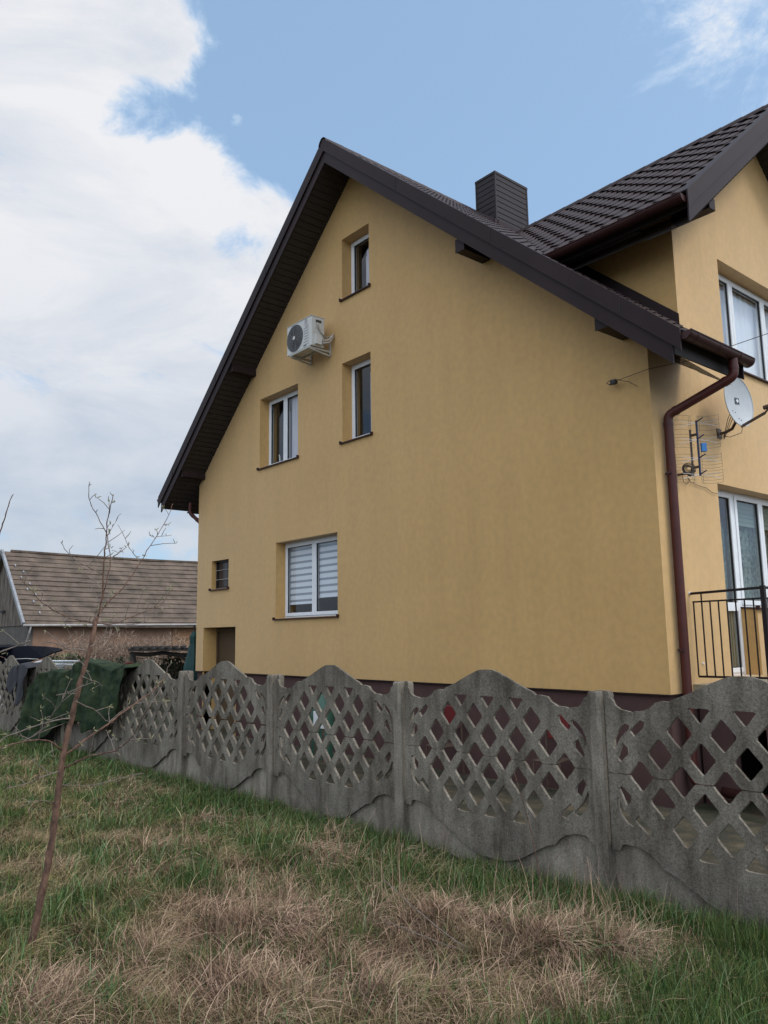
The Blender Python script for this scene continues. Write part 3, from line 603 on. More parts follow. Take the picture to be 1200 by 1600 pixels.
wl2 = MB(); wl2.tube([(W, .6, 1.22), (W+.015, .6, 1.22)], .022, 10); wl2.build('wall_fixing', 'white', ra)

# ------------------------------------------------------------------ air conditioner
AX0, AX1, AY0, AY1, AZ0, AZ1 = 4.58, 5.42, -.50, -.19, 6.26, 6.85
ac = empty('air_conditioner', (5.0, 0, 6.0), 'white outdoor air-conditioning unit on wall brackets high on the gable', 'air conditioner')
b = MB(); b.box((AX0, AY0, AZ0), (AX1, AY1, AZ1)); b.build('casing', 'acw', ac, bevel=.012)
b = MB(); b.box((AX0-.006, AY0-.008, AZ1-.001), (AX1+.006, AY1+.006, AZ1+.014)); b.build('lid', 'acw', ac, bevel=.005)
fcx, fcz, fr_ = AX0+.285, (AZ0+AZ1)/2, .262
b = MB(); n = 48; b.tube([(fcx, AY0+.002, fcz), (fcx, AY0-.004, fcz)], fr_+.01, n); b.build('fan_opening', 'acd', ac)
b = MB(); 
for k in range(4): a0 = math.pi/2*k+.5; b.prism([[(fcx+math.cos(a0)*.04, fcz+math.sin(a0)*.04), (fcx+math.cos(a0-.1)*.2, fcz+math.sin(a0-.1)*.2), (fcx+math.cos(a0+.75)*.19, fcz+math.sin(a0+.75)*.19), (fcx+math.cos(a0+1.1)*.04, fcz+math.sin(a0+1.1)*.04)]], lambda u, v, w: (u, AY0-.006-w, v), .004)
b.build('fan_blade', 'cable', ac)
b = MB()
for k in range(1, 9):
    r_ = fr_*k/8; b.tube([(fcx+math.cos(t)*r_, AY0-.022+.006*(k/8)**2, fcz+math.sin(t)*r_) for t in np.linspace(0, 2*math.pi, 41)], .0035, 5, False)
for k in range(8):
    t = k*math.pi/4+.2; b.tube([(fcx, AY0-.024, fcz), (fcx+math.cos(t)*fr_, AY0-.018, fcz+math.sin(t)*fr_)], .003, 5)
b.build('fan_guard', mat('guard_wire', (.16, .16, .16), .4), ac)
b = MB(); b.tube([(fcx, AY0-.02, fcz), (fcx, AY0-.032, fcz)], .038, 20); b.build('hub_badge', 'acw', ac)
b = MB(); gx_ = AX0+.585
for k in range(7): z = AZ0+.06+k*.055+(.0 if k else 0); b.box((gx_, AY0-.006, z), (gx_+.17, AY0-.0005, z+.006))
b.build('louvre_line', 'acg', ac)
b = MB()   # the letter R mark
rx, rz = gx_+.05, AZ0+.46
rp = [(rx, AY0-.007, rz), (rx, AY0-.007, rz+.10), (rx+.055, AY0-.007, rz+.10), (rx+.07, AY0-.007, rz+.075), (rx+.055, AY0-.007, rz+.05), (rx+.01, AY0-.007, rz+.05)]
for i in range(5): b.tube([rp[i], rp[i+1]], .0035, 5)
b.tube([(rx+.035, AY0-.007, rz+.05), (rx+.09, AY0-.007, rz-.02)], .0035, 5); b.tube([(rx, AY0-.007, rz-.025), (rx+.1, AY0-.007, rz-.03)], .003, 5); b.build('letter_mark', 'acl', ac)
b = MB(); b.box((AX0+.585, AY0-.007, AZ0+.035), (AX0+.67, AY0-.0005, AZ0+.065)); b.build('small_print', 'acl', ac)
b = MB(); b.box((AX1, AY0+.06, AZ0+.36), (AX1+.006, AY1-.04, AZ0+.54)); b.build('valve_cover', 'acw', ac, bevel=.004); b = MB(); b.box((AX1, AY0+.07, AZ0+.03), (AX1+.06, AY1-.1, AZ0+.22)); b.build('valve_cover', 'acw', ac, bevel=.004)
b = MB(); b.box((AX1+.006, AY0+.10, AZ0+.48), (AX1+.012, AY1-.08, AZ0+.53)); b.build('handle_recess', 'acd', ac)
b = MB(); b.tube([(AX1+.02, AY0+.12, AZ0+.47), (AX1+.035, AY0+.13, AZ0+.40), (AX1+.02, AY0+.2, AZ0+.30), (AX1+.03, AY1, AZ0+.2), (AX1+.02, -.02, AZ0+.28)], .016, 8); b.build('cable', 'pipewrap', ac, smooth=True)
b = MB()
for o_ in (0, .05): b.tube([(AX1+.05, AY1-.08, AZ0+.06+o_), (AX1+.09, AY1+.05, AZ0+.1+o_), (AX1+.08, -.05, AZ0+.22+o_), (AX1+.04, .01, AZ0+.26+o_)], .022, 8)
b.build('pipe', 'pipewrap', ac, smooth=True)
for x in (5.36, 4.72):
    b = MB(); b.box((x-.02, -.03, AZ0-.09), (x+.02, -.001, AZ0+.28)); b.box((x-.02, -.52, AZ0-.045), (x+.02, -.03, AZ0-.01)); b.bar((x, -.50, AZ0-.05), (x, -.02, AZ0-.11), .035, .025); b.build('bracket', 'galv', ac)
b = MB(); b.box((4.72, -.50, AZ0-.03), (5.36, -.47, AZ0-.004)); b.box((4.72, -.24, AZ0-.03), (5.36, -.21, AZ0-.004)); b.build('cross_rail', 'galv', ac)

# ------------------------------------------------------------------ satellite dish
DC = Vector((12.50, 1.62, 3.84)); dn = Vector((.985, -.105, .06)).normalized(); dx = Vector((0, 0, 1)).cross(dn).normalized(); dy = dn.cross(dx)
sat = empty('satellite_dish', (W, 1.72, 3.47), 'pale satellite dish with a small white cross mark beside the upstairs window', 'satellite dish')
b = MB(); nr, na = 8, 40; vs = [DC-dn*.07]
for i in range(1, nr+1):
    r_ = i/nr
    for j in range(na): t = 2*math.pi*j/na; vs.append(DC+dx*math.cos(t)*r_*.33+dy*math.sin(t)*r_*.36+dn*(.07*r_*r_-.07))
fs = [(0, 1+j, 1+(j+1) % na) for j in range(na)]+[(1+(i-1)*na+j, 1+i*na+j, 1+i*na+(j+1) % na, 1+(i-1)*na+(j+1) % na) for i in range(1, nr) for j in range(na)]
b.add(vs, fs); b.add([v-dn*.008 for v in vs], [f[::-1] for f in fs]); b.tube([DC+dx*math.cos(t)*.33+dy*math.sin(t)*.36 for t in np.linspace(0, 2*math.pi, 41)], .006, 6, False)
b.build('reflector', 'dish', sat, smooth=True)
mo = DC+dx*.06+dy*.03-dn*.063
b = MB(); b.frame_box(mo, dx, dy, dn, (-.045, -.045, 0), (.045, .045, .004)); mk = b.build('mark_square', 'mark', sat)
b = MB(); b.frame_box(mo, dx, dy, dn, (-.028, -.009, .0045), (.028, .009, .007)); b.frame_box(mo, dx, dy, dn, (-.009, .009, .0045), (.009, .028, .007)); b.frame_box(mo, dx, dy, dn, (-.009, -.028, .0045), (.009, -.009, .007)); b.build('mark_cross', 'white', mk)
b = MB()
for u_, v_ in ((-.1, -.14), (-.04, -.15), (0, -.24), (.04, -.26)): p = DC+dx*u_+dy*v_-dn*(.07-.07*((u_/.33)**2+(v_/.36)**2)-.002); b.tube([p, p+dn*.006], .007, 6)
b.build('bolt', 'gasket', sat)
b = MB(); bt = DC-dy*.36; lnb = DC+dn*.42-dy*.20; mid = bt+(lnb-bt)*.8-dy*.04
b.bar(bt-dn*.02, mid, .03, .03); b.bar(mid, lnb, .02, .02); b.build('feed_arm', 'steel', sat)
b = MB(); b.tube([lnb-dn*.02, lnb-dn*.09], .03, 12); b.tube([lnb-dn*.02, lnb-dn*.02+dy*.0+dn*.10], .018, 10); b.build('receiver', 'steel', sat)
b = MB(); bk = DC-dn*.10-dy*.12
b.tube([(W, 1.72, 3.47), (W+.10, 1.72, 3.47), (W+.20, 1.71, 3.50), (W+.26, 1.70, 3.58), bk-Vector((0, 0, .05)), bk], .021, 10); b.box((W, 1.66, 3.40), (W+.012, 1.78, 3.54)); b.build('wall_arm', 'steel', sat, smooth=False)
b = MB(); b.tube([bk, bk+dn*.02], .05, 10); b.bar(bk-dy*.1, bk+dy*.1, .03, .03); b.build('clamp', 'steel', sat)
b = MB()
for k, (s1, s2) in enumerate(((.0, -.22), (.05, -.28), (-.05, -.16))):
    b.tube([bk+dx*s1, bk+dx*s1-Vector((.02, .08, .12)), Vector((W+.15, 1.55, 3.42+s2*.3)), Vector((W+.05, 1.62, 3.40)), Vector((W+.02, 1.7, 3.47))], .005, 5)
b.tube([bt, bt-Vector((0, 0.05, .10)), bt-Vector((.12, .15, .15)), Vector((W+.08, 1.62, 3.42))], .005, 5); b.tube([lnb, lnb-Vector((0, .05, .12)), lnb-Vector((-.1, -.1, .2))], .004, 5); b.build('cable', 'cable', sat)

# ------------------------------------------------------------------ TV antenna
AC_ = onp(1091, 700, 0, W+.30); an = Vector((.72, -.69, 0)).normalized(); ax_ = Vector((0, 0, 1)).cross(an).normalized(); Z = Vector((0, 0, 1))
ant = empty('tv_antenna', (W, AC_.y, AC_.z-.35), 'wire-grid television antenna with blue boom on the wall by the downpipe', 'antenna')
hgt = .44; wd = .285
b = MB()
for j, (zc, zh) in enumerate(((.31, .125), (.10, .085), (-.16, .085), (-.36, .08))):
    for sd_ in (-1, 1):
        for k in range(5):
            z = zc+zh*(1-k/2); bow = .05
            pts = [AC_-an*.06+ax_*(sd_*(.03+(wd-.03)*t))+Z*z+an*(bow*t*t)-Z*.012*math.sin(t*3)*(sd_) for t in np.linspace(0, 1, 6)]
            if k in (0, 4) or True: b.tube(pts, .0018, 4)
        b.tube([AC_-an*.01+ax_*sd_*wd+Z*(zc+zh), AC_-an*.01+ax_*sd_*wd+Z*(zc-zh)], .0022, 4)
for o_ in (-.075, -.055, .035, .055): b.tube([AC_-an*.06+ax_*o_+Z*.43, AC_-an*.06+ax_*o_-Z*.44], .0022, 4)
b.build('reflector_grid', 'wire', ant)
b = MB(); b.bar(AC_+Z*.36, AC_-Z*.36, .019, .018, (0, 1, 0)); b.build('boom', 'blue', ant)
b = MB()
for z in (.34, .12, -.13, -.34): b.bar(AC_+Z*z, AC_+Z*(z+.03)+an*.10+ax_*.05, .011, .012)
b.build('director', 'blue', ant)
b = MB()
for z in (.32, .10, -.14, -.35):
    for s in (-1, 1):
        for q in (.02, -.05): b.tube([AC_+an*.03+Z*z+ax_*s*.02, AC_+an*.05+Z*(z+q-.0)+ax_*s*.23], .0035, 5)
b.build('dipole', 'dipole', ant)
b = MB(); b.frame_box(AC_+an*.02+ax_*.03, ax_, an, Z, (-.01, 0, -.06), (.055, .05, .05)); b.build('amplifier_box', 'bbox', ant, bevel=.005)
b = MB(); mp_ = AC_-an*.08-ax_*.06; b.tube([mp_+Z*.26, mp_-Z*.34], .014, 10); b.tube([mp_-Z*.30, Vector((W, mp_.y-.02, mp_.z-.30))], .014, 8); b.bar(mp_+Z*.18, AC_+Z*.18, .02, .03); b.bar(mp_-Z*.24, AC_-Z*.24, .02, .03); b.build('mast', 'steel', ant)
b = MB(); cc = onp(1075, 733, 0, W+.12)
for k in range(6): r_ = .058+.006*k*(-1)**k; b.tube([cc+ax_*math.cos(t)*r_+Z*math.sin(t)*r_*(.9)+an*.008*k for t in np.linspace(0, 2*math.pi, 21)], .005, 5, False)
b.tube([cc-ax_*.06-Z*.03, cc-Z*.09+ax_*.02, cc+ax_*.09-Z*.02], .014, 8); b.build('cable_coil', 'coil', ant)
b = MB(); P = [onp(x, y, 0, W+.02) for x, y in ((1066, 742), (1068, 752), (1073, 757), (1077, 752), (1074, 745), (1080, 754), (1095, 760), (1103, 762), (1112, 769), (1121, 772))]; b.tube(P, .004, 5); b.build('cable', 'cable', ant)

# ------------------------------------------------------------------ overhead wire and its clamp
cl0 = onp(958, 597, 1, -.10)
b = MB(); far = onp(1200, 521, 0, W+1.4); far2 = far+(far-onp(1014, 575, 0, W+.04)).normalized()*22
b.tube([cl0, onp(1014, 577, 0, W+.015)-Vector((0, .015, 0)), onp(1078, 563, 0, W+.25), far, far2], .0045, 5)
top(b, 'power_wire', 'cable', 'thin dark wire running from the gable clamp past the eave', 'wire', cl0)
ic = empty('wire_clamp', (cl0.x, 0, cl0.z), 'small black wire clamp with loose cable tails on the gable wall', 'wire clamp')
b = MB(); b.box(cl0+Vector((-.03, -.03, -.03)), cl0+Vector((.05, .03, .02))); b.tube([(cl0.x-.04, 0, cl0.z), (cl0.x-.02, -.10, cl0.z)], .008, 6); b.build('clamp_body', 'coil', ic, bevel=.006)
b = MB(); b.tube([cl0+Vector((-.1, 0, .01)), cl0+Vector((-.04, -.01, .03)), cl0+Vector((.04, -.02, .03)), cl0+Vector((.1, 0, .0)), cl0+Vector((.22, .02, -.05)), cl0+Vector((.32, .05, -.13))], .004, 5); b.tube([cl0+Vector((-.09, 0, .0)), cl0+Vector((-.03, -.01, -.03))], .006, 5); b.tube([cl0+Vector((-.1, 0, .015)), cl0+Vector((-.06, -.01, -.02)), cl0+Vector((-.02, 0, -.05))], .004, 5); b.build('cable_tail', 'cable', ic)

# ------------------------------------------------------------------ concrete fence
SP = 2.06; fd = Vector((math.cos(FA), math.sin(FA), 0)); fn_ = Vector((math.sin(FA), -math.cos(FA), 0))   # fn_ points to the viewer
F0 = Vector((FENX0, FENY0, 0))
fence = empty('concrete_fence', (FENX0-4*SP, FENY0, -1.2), 'weathered grey concrete fence with arched lattice panels', 'fence')
ZP, ZJ = .345, -.195
def jit(p, k, a=.002): return (p[0]+a*noise.noise(Vector((p[0]*20, p[1]*20, k))), p[1]+a*noise.noise(Vector((p[0]*20, p[1]*20, k+9))))
def dia(cx, cy, a, b, upper=None):
    def cr(x0, y0, x1, y1, x2, y2, t): return [(x1+(x0-x1)*t, y1+(y0-y1)*t), (x1+(x2-x1)*t, y1+(y2-y1)*t)]
    C_ = [(cx+a, cy), (cx, cy+b), (cx-a, cy), (cx, cy-b)]; out_ = []
    for i in range(4):
        p, q, r_ = C_[i-1], C_[i], C_[(i+1) % 4]; out_ += cr(*p, *q, *r_, .08)
    return out_
U0 = .975; PW = 1.95
da, db = .093, .105
prof = [(0, .50), (.045, .50), (.065, .485), (.08, .45), (.12, .425), (.2, .415), (.29, .425), (.35, .45), (.385, .485), (.43, .495), (.49, .492), (.52, .515), (.62, .55), (.70, .585), (.78, .62), (.85, .65), (.91, .668), (.975, .675)]
prof = prof+[(2*U0-u, v) for u, v in prof[-2::-1]]
wave = [(0, -.50), (.06, -.50), (.075, -.465), (.10, -.452), (.18, -.452), (.27, -.475), (.33, -.515), (.37, -.56), (.44, -.575), (.55, -.635), (.66, -.70), (.77, -.745), (.88, -.765), (.975, -.765)]
wave = wave+[(2*U0-u, v) for u, v in wave[-2::-1]]
def crescent(s, t):
    pts = [(.055, .165), (.06, .22), (.085, .275), (.12, .315), (.16, .335), (.185, .325), (.18, .30), (.145, .27), (.11, .235), (.085, .195), (.07, .155)]
    return [((U0+s*(U0-u)), t*v) for u, v in pts]
def side_small(s, t):  # cropped diamonds of the outer columns
    return [[(U0+s*(U0-u), t*v) for u, v in ((.075, .10), (.125, .205), (.165, .175), (.165, .135), (.10, .075))],
            [(U0+s*(U0-u), t*v) for u, v in ((.18, .29), (.215, .25), (.285, .31), (.30, .355), (.27, .365))]]
notch = []
for k in range(6): cx = U0+(k-2.5)*.29; notch.append(cx)
def board(up):
    t = 1 if up else -1
    edge = []
    for cx in notch: edge += [(cx-da+.006, 0), (cx-.012, t*(db-.012)), (cx+.012, t*(db-.012)), (cx+da-.006, 0)]
    g0 = .0045*t
    edge = [(0, g0)]+[(u, max(v, g0) if up else min(v, g0)) for u, v in edge]+[(PW, g0)]
    if up: outer = edge+prof[::-1]
    else: outer = edge[::-1]+wave
    holes = []
    for k in range(5): holes.append(dia(U0+(k-2)*.29, t*.152, da, db))
    for k in range(4): holes.append(dia(U0+(k-1.5)*.29, t*.304, da, db))
    for k in range(3):
        cx = U0+(k-1)*.29; holes.append([(cx-.072, t*.452), (cx-.06, t*.462), (cx+.06, t*.462), (cx+.072, t*.452), (cx+.008, t*.372), (cx-.008, t*.372)])
    for s in (-1, 1): holes.append(crescent(s, t)); holes += side_small(s, t)
    return [outer]+holes
def panel_fn(o): return lambda u, v, w: tuple(o+fd*u-fn_*w+Vector((0, 0, ZJ+v)))
def sink(loops, k): return [[jit(p, k) for p in l] for l in loops]
def dens(l, d=.02):
    o_ = []
    for i in range(len(l)):
        p, q = l[i], l[(i+1) % len(l)]; n_ = max(1, int(math.hypot(q[0]-p[0], q[1]-p[1])/d)); o_ += [(p[0]+(q[0]-p[0])*j/n_, p[1]+(q[1]-p[1])*j/n_) for j in range(n_)]
    return o_
p0 = F0+fd*.115-fn_*.045
LK = [[jit(p, 3, .006) for p in dens(l, .03)] for l in [board(True)[0]]]+[[jit(p, 4, .004) for p in dens(l, .03)] for l in board(True)[1:]]
LL = [[jit(p, 5, .006) for p in dens(l, .03)] for l in [board(False)[0]]]+[[jit(p, 6, .004) for p in dens(l, .03)] for l in board(False)[1:]]
proto = []
b = MB(); b.prism(LK, panel_fn(p0), .025); proto.append(('top_board', b))
b = MB(); b.prism(LL, panel_fn(p0), .025); proto.append(('lattice_board', b))
b = MB(); b.prism([[(0, -.44), (0, -1.55), (PW, -1.55), (PW, -.44), (1.80, -.40), (1.62, -.44), (1.45, -.53), (.975, -.70), (.5, -.53), (.33, -.44), (.15, -.40)]], panel_fn(p0-fn_*.036), .03); proto.append(('base_board', b))
made = [bb.build(nm, 'concrete2' if nm == 'base_board' else 'concrete', fence) for nm, bb in proto]
pb = MB()
def hpost(mb, o):
    c = .018
    outl = [(0, c), (c, 0), (.098-c, 0), (.098, c), (.098, .036), (.085, .04), (.085, .09), (.118, .095), (.118, .16), (0, .16), (0, .105), (.012, .10), (.012, .05), (0, .045)]
    zz = [(-1.3, 0, 0), (ZP-.03, 0, 0), (ZP-.008, .004, 0), (ZP, .014, 0)]
    vs = []; n_ = len(outl)
    for z, ins_, _ in zz:
        for (u, w) in outl:
            uu = .058+(u-.058)*(1-ins_/.06); ww = .08+(w-.08)*(1-ins_/.08)
            j_ = .003*noise.noise(Vector((u*30, w*30, z*5))); vs.append(o+fd*(uu+j_)-fn_*(ww+j_)+Vector((0, 0, z)))
    fs = [(k*n_+i, k*n_+(i+1) % n_, (k+1)*n_+(i+1) % n_, (k+1)*n_+i) for k in range(3) for i in range(n_)]
    mb.add(vs, fs)
    tri = tessellate_polygon([[Vector((p[0], p[1], 0)) for p in outl]]); b_ = len(mb.v)-n_
    mb.f += [tuple(b_+i for i in t) for t in tri]
hpost(pb, F0+Vector((0, 0, 0)))
po = pb.build('post', 'concrete3', fence)
for k in range(-8, 4):
    if k == 0: continue
    sh = fd*SP*k+Vector((0, 0, -.003*k*-SP*.0))
    for o in made+[po]:
        c = o.copy(); col.objects.link(c); c.parent = fence; c.location = sh+Vector((0, 0, random.uniform(-.006, .006)))

# ------------------------------------------------------------------ drapes on the fence
FY = lambda x: fence_y(x)
def drape(name, x0, x1, topz, botz, m, label, cat, fold=.05, nf=7, seed=1, back=.35, nx=70, nz_=46, lean=None):
    mb = MB(); vs = []
    for j in range(nz_+1):
        t = j/nz_
        for i in range(nx+1):
            s = i/nx; x = x0+(x1-x0)*s; zt_ = topz(s); zb = botz(s)
            if t < .12:   # behind the fence
                q = t/.12; y = FY(x)+.26-.03*q; z = zt_-back*(1-q)
            elif t < .2:
                q = (t-.12)/.08; y = FY(x)+.23-.29*q; z = zt_+.02*math.sin(q*math.pi)
            else:
                q = (t-.2)/.8; z = zt_+(zb-zt_)*q
                f = math.sin(s*nf*2*math.pi+seed+1.2*math.sin(q*3+seed))*fold*(.25+q)+.7*fold*noise.noise(Vector((x*2.3, z*2.2, seed)))+.25*fold*noise.noise(Vector((x*7, z*7, seed)))+fold*.8*(abs(noise.noise(Vector((x*3.1+z*1.2, z*2.3-x, seed+2))))-.2)+fold*.35*abs(noise.noise(Vector((x*8-z*5, z*8, seed+3))))
                y = FY(x)-.07-abs(fold)*.9-f*.9-.03*q
            xx = x+(lean(t) if lean else 0)*(z-zt_)+.02*noise.noise(Vector((x*3, z*3, seed+5)))
            vs.append((xx, y, z))
    mb.add(vs, [(j*(nx+1)+i, j*(nx+1)+i+1, (j+1)*(nx+1)+i+1, (j+1)*(nx+1)+i) for j in range(nz_) for i in range(nx)])
    o = top(mb, name, m, label, cat, ((x0+x1)/2, FY(x0)-.1, botz(.5)), smooth=True)
    md = o.modifiers.new('thick', 'SOLIDIFY'); md.thickness = .006; return o
def lerp(tab):
    xs = [a for a, _ in tab]; ys_ = [b for _, b in tab]; return lambda s: float(np.interp(s, xs, ys_))
drape('tarpaulin', 2.35, 6.42, lerp(((0, -.06), (.06, .08), (.14, .20), (.28, .27), (.4, .24), (.5, .30), (.57, .44), (.66, .42), (.78, .38), (.86, .30), (.92, .36), (.97, .40), (1, .36))),
      lerp(((0, -.80), (.05, -.97), (.12, -.90), (.2, -1.0), (.27, -.86), (.33, -.82), (.37, -.60), (.44, -.52), (.5, -.57), (.58, -.46), (.66, -.50), (.74, -.62), (.8, -.52), (.86, -.66), (.9, -.50), (.95, -.34), (1, -.22))), 'tarp', 'dark green tarpaulin draped in folds over the left part of the fence', 'tarpaulin', .075, 7, 2.0, nx=110, nz_=60, lean=lambda t: .22)
jk = empty('jacket', (1.6, FY(1.6)-.1, -1.1), 'dark grey fleece garment hanging over the fence left of the green tarpaulin', 'jacket')
for nm, a_, b__, tz, bz, mm in (('sleeve', 1.10, 1.50, ((0, .22), (.5, .30), (1, .30)), ((0, .02), (.3, -.22), (.7, -.26), (1, -.05)), 'cloth'), ('body', 1.42, 2.10, ((0, .31), (.3, .345), (.7, .34), (1, .27)), ((0, -.18), (.2, -.38), (.45, -.42), (.7, -.22), (1, .10)), 'cloth')):
    o_ = drape(nm, a_, b__, lerp(tz), lerp(bz), mm, None, None, .03, 1.5, 4.0 if nm == 'body' else 6.0, nx=30, nz_=24)
    o_.parent = jk; o_.location = o_.location-jk.location

# ------------------------------------------------------------------ barn
BX, BY, BZE, BZR, BH = -17.4, 1.35, 1.52, 4.75, 3.5
barn = empty('barn', (BX, BY, -1.1), 'long low barn with an old grey-brown roof and terracotta wall', 'barn')
BL = 24.0
b = MB(); b.box((BX-.3, BY+.02, -1.4), (BX-.05, BY+BL, BZE-.02)); b.build('wall', 'barnwall', barn)
b = MB(); b.box((BX-2*BH, BY+.0, -1.2), (BX-.04, BY+.2, BZE-.12)); b.build('gable_base', 'greyplaster', barn)
b = MB(); nbd = 26
for i in range(nbd):
    x0 = BX-2*BH+i*(2*BH)/nbd; x1 = x0+2*BH/nbd-.015; hx = lambda x: BZE-.05+(BZR-BZE)*(1-abs(x-(BX-BH))/BH)
    b.prism([[(x0, BZE-.13), (x1, BZE-.13), (x1, hx(x1)), (x0, hx(x0))]], lambda u, v, w: (u, BY-.04-.012*(i % 2)+w, v), .03)
b.build('gable_boards', 'barnboard', barn)
b = MB(); rows = 15; ln = math.hypot(BH+.25, BZR-BZE); sl = Vector((BH+.25, 0, -(BZR-BZE+.12))).normalized(); nl = Vector((-sl.z, 0, sl.x)); nl = nl if nl.z > 0 else -nl
ncl = 60
for r in range(rows):
    v0 = ln*1.03*r/rows; v1 = ln*1.03*(r+1)/rows+.03; vs = []
    for i in range(ncl+1):
        y = BY-.25+(BL+.3)*i/ncl; wv = .03*fbm(y*.35, r*.15, 2)+.012*noise.noise(Vector((y*2.5, r*1.7, 0))); sag = -.10*math.sin(min(1, (y-BY)/14)*math.pi)
        p = Vector((BX-BH, y, BZR+sag)); vs += [p+sl*v0+nl*(.0+wv), p+sl*(v1)+nl*(.042+wv), p+sl*(v1)+nl*(.0+wv)]
    b.add(vs, [(3*i+a_, 3*i+3+a_, 3*i+4+a_, 3*i+1+a_) for i in range(ncl) for a_ in (0, 1)])
p = Vector((BX-BH, BY-.25, BZR)); q = Vector((BX-2*BH-.3, BY-.25, BZE-.1)); b.quad(p, p+Vector((0, BL, 0)), q+Vector((0, BL, 0)), q); b.build('roof', 'barnroof', barn)
b = MB(); e0 = Vector((BX-BH, BY-.28, BZR+.03)); e1 = Vector((BX+.25, BY-.28, BZE-.08)); b.bar(e0, e1, .10, .16); e2 = Vector((BX-2*BH-.25, BY-.28, BZE-.08)); b.bar(e0, e2, .10, .16); b.build('verge_flashing', 'flash', barn)
b = MB()
for k in range(9):
    t = .25+k*.08+random.uniform(-.01, .01); c = e0+(e1-e0)*t+Vector((0, .35+.22*(k % 2)+.05*k, .10)); b.bar(c-sl*.07, c+sl*.07, .05, .02)
b.build('roof_patch', 'flash', barn)
b = MB(); b.tube([(BX+.30, BY-.3, BZE-.15), (BX+.30, BY+BL, BZE-.12)], .055, 8); b.tube([(BX+.3, BY, BZE-.2), (BX+.3, BY-.05, BZE-.45), (BX+.05, BY-.1, BZE-1.0)], .04, 8); b.build('gutter', mat('zinc_gutter', (.33, .31, .30), .5, metal=.2, noise_amt=.3, nscale=3), barn)
b = MB(); 
for i in range(60): y = BY+.1+i*(BL-.2)/60; b.prism([[(y, BZR+.0), (y+.39, BZR+.0), (y+.39, BZR+.09), (y, BZR+.09)]], lambda u, v, w: (BX-BH-.08+w, u, v-.10*math.sin(min(1, (u-BY)/14)*math.pi)), .16)
b.build('ridge_cap', 'barnroof', barn)
b = MB()
for i in range(16): y = 7.75+i*.17; b.box((BX-.05, y, -1.1), (BX-.02-.008*(i % 2), y+.16, 1.2))
b.box((BX-.02, 7.75, .2), (BX+.02, 10.4, .3)); b.box((BX-.02, 7.7, .75), (BX+.02, 9.1, .8)); b.build('plank_door', 'planks', barn)
b = MB(); b.box((BX-BH-.25, BY-.14, 2.0), (BX-BH+.25, BY-.05, 2.1)); b.build('gable_hook', 'rubber', barn)

# ------------------------------------------------------------------ shrubs, reeds
def leaf_cloud(name, c, size, n, cols_, m, label, cat, L0=.05, group=None, blade=False, kind=None, seed=0):
    r = np.random.default_rng(seed); V = []; Fc = []; T = []
    for i in range(n):
        while True:
            p = r.uniform(-1, 1, 3)
            if np.dot(p, p) < 1 and (np.dot(p, p) > .25 or r.random() < .3): break
        k = .75+.5*noise.noise(Vector((p[0]*2.2+seed, p[1]*2.2, p[2]*2.2)))
        P_ = Vector((c[0]+p[0]*size[0]*k, c[1]+p[1]*size[1]*k, c[2]+size[2]+p[2]*size[2]*k))
        if blade:
            d = Vector((r.normal()*.5, r.normal()*.5, r.normal()*.6+(.1))).normalized(); l = L0*r.uniform(.7, 1.8); w = .007
        else:
            d = Vector(r.normal(size=3)).normalized(); l = L0*r.uniform(.6, 1.3); w = l*.35
        sd_ = d.cross(Vector(r.normal(size=3))).normalized()*w; b_ = len(V)
        V += [P_-sd_*.6, P_+sd_*.6, P_+d*l*.5+sd_, P_+d*l, P_+d*l*.5-sd_]; Fc.append((b_, b_+1, b_+2, b_+3, b_+4))
        cc_ = cols_[r.integers(len(cols_))]; q = r.uniform(.7, 1.25); T += [(cc_[0]*q, cc_[1]*q, cc_[2]*q, 1)]*5
    mb = MB(); mb.v = [tuple(v) for v in V]; mb.f = Fc
    me = bpy.data.meshes.new(name); org = Vector(c); me.from_pydata([tuple(Vector(v)-org) for v in mb.v], [], mb.f); me.materials.append(M[m])
    at_ = me.color_attributes.new('tint', 'FLOAT_COLOR', 'POINT'); at_.data.foreach_set('color', np.array(T, 'f').ravel())
    o = bpy.data.objects.new(name, me); col.objects.link(o); o.location = org; tag(o, label, cat, group, kind); return o
RD_ = [(.30, .22, .16), (.22, .155, .11), (.37, .29, .22), (.16, .105, .08)]
q = at(95, 1040, 28); 
leaf_cloud('reed_clump', (at(165, 1040, 29).x, at(165, 1040, 29).y, -1.1), (1.2, 2.6, 1.15), 5200, RD_, 'reed', None, None, .22, blade=True, kind='stuff', seed=1)
leaf_cloud('reed_clump', (at(255, 1040, 30).x, at(255, 1040, 30).y, -1.1), (1.2, 2.3, 1.05), 5200, RD_, 'reed', None, None, .22, blade=True, kind='stuff', seed=2)
GS = [(.06, .085, .02), (.09, .11, .03), (.035, .05, .015), (.05, .045, .02)]
leaf_cloud('shrub', (at(103, 1040, 27).x, at(103, 1040, 27).y, -1.1), (.9, .9, .78), 2600, GS, 'shrub', 'rounded yellow-green shrub between dark tailgate and dry reeds', 'shrub', .09, seed=3)
GD = [(.030, .045, .018), (.05, .06, .025), (.07, .06, .035), (.018, .026, .012)]
leaf_cloud('shrub', (at(175, 1040, 25).x, at(175, 1040, 25).y, -1.1), (.8, 1.3, .70), 3600, GD, 'shrub', 'dark evergreen shrub behind the green tarpaulin', 'shrub', .07, seed=4)
leaf_cloud('shrub', (at(268, 1050, 24).x, at(268, 1050, 24).y, -1.1), (.8, .9, .72), 3600, GD+[(.13, .10, .07)], 'shrub', 'dark leafy shrub under the log pergola', 'shrub', .07, seed=5)
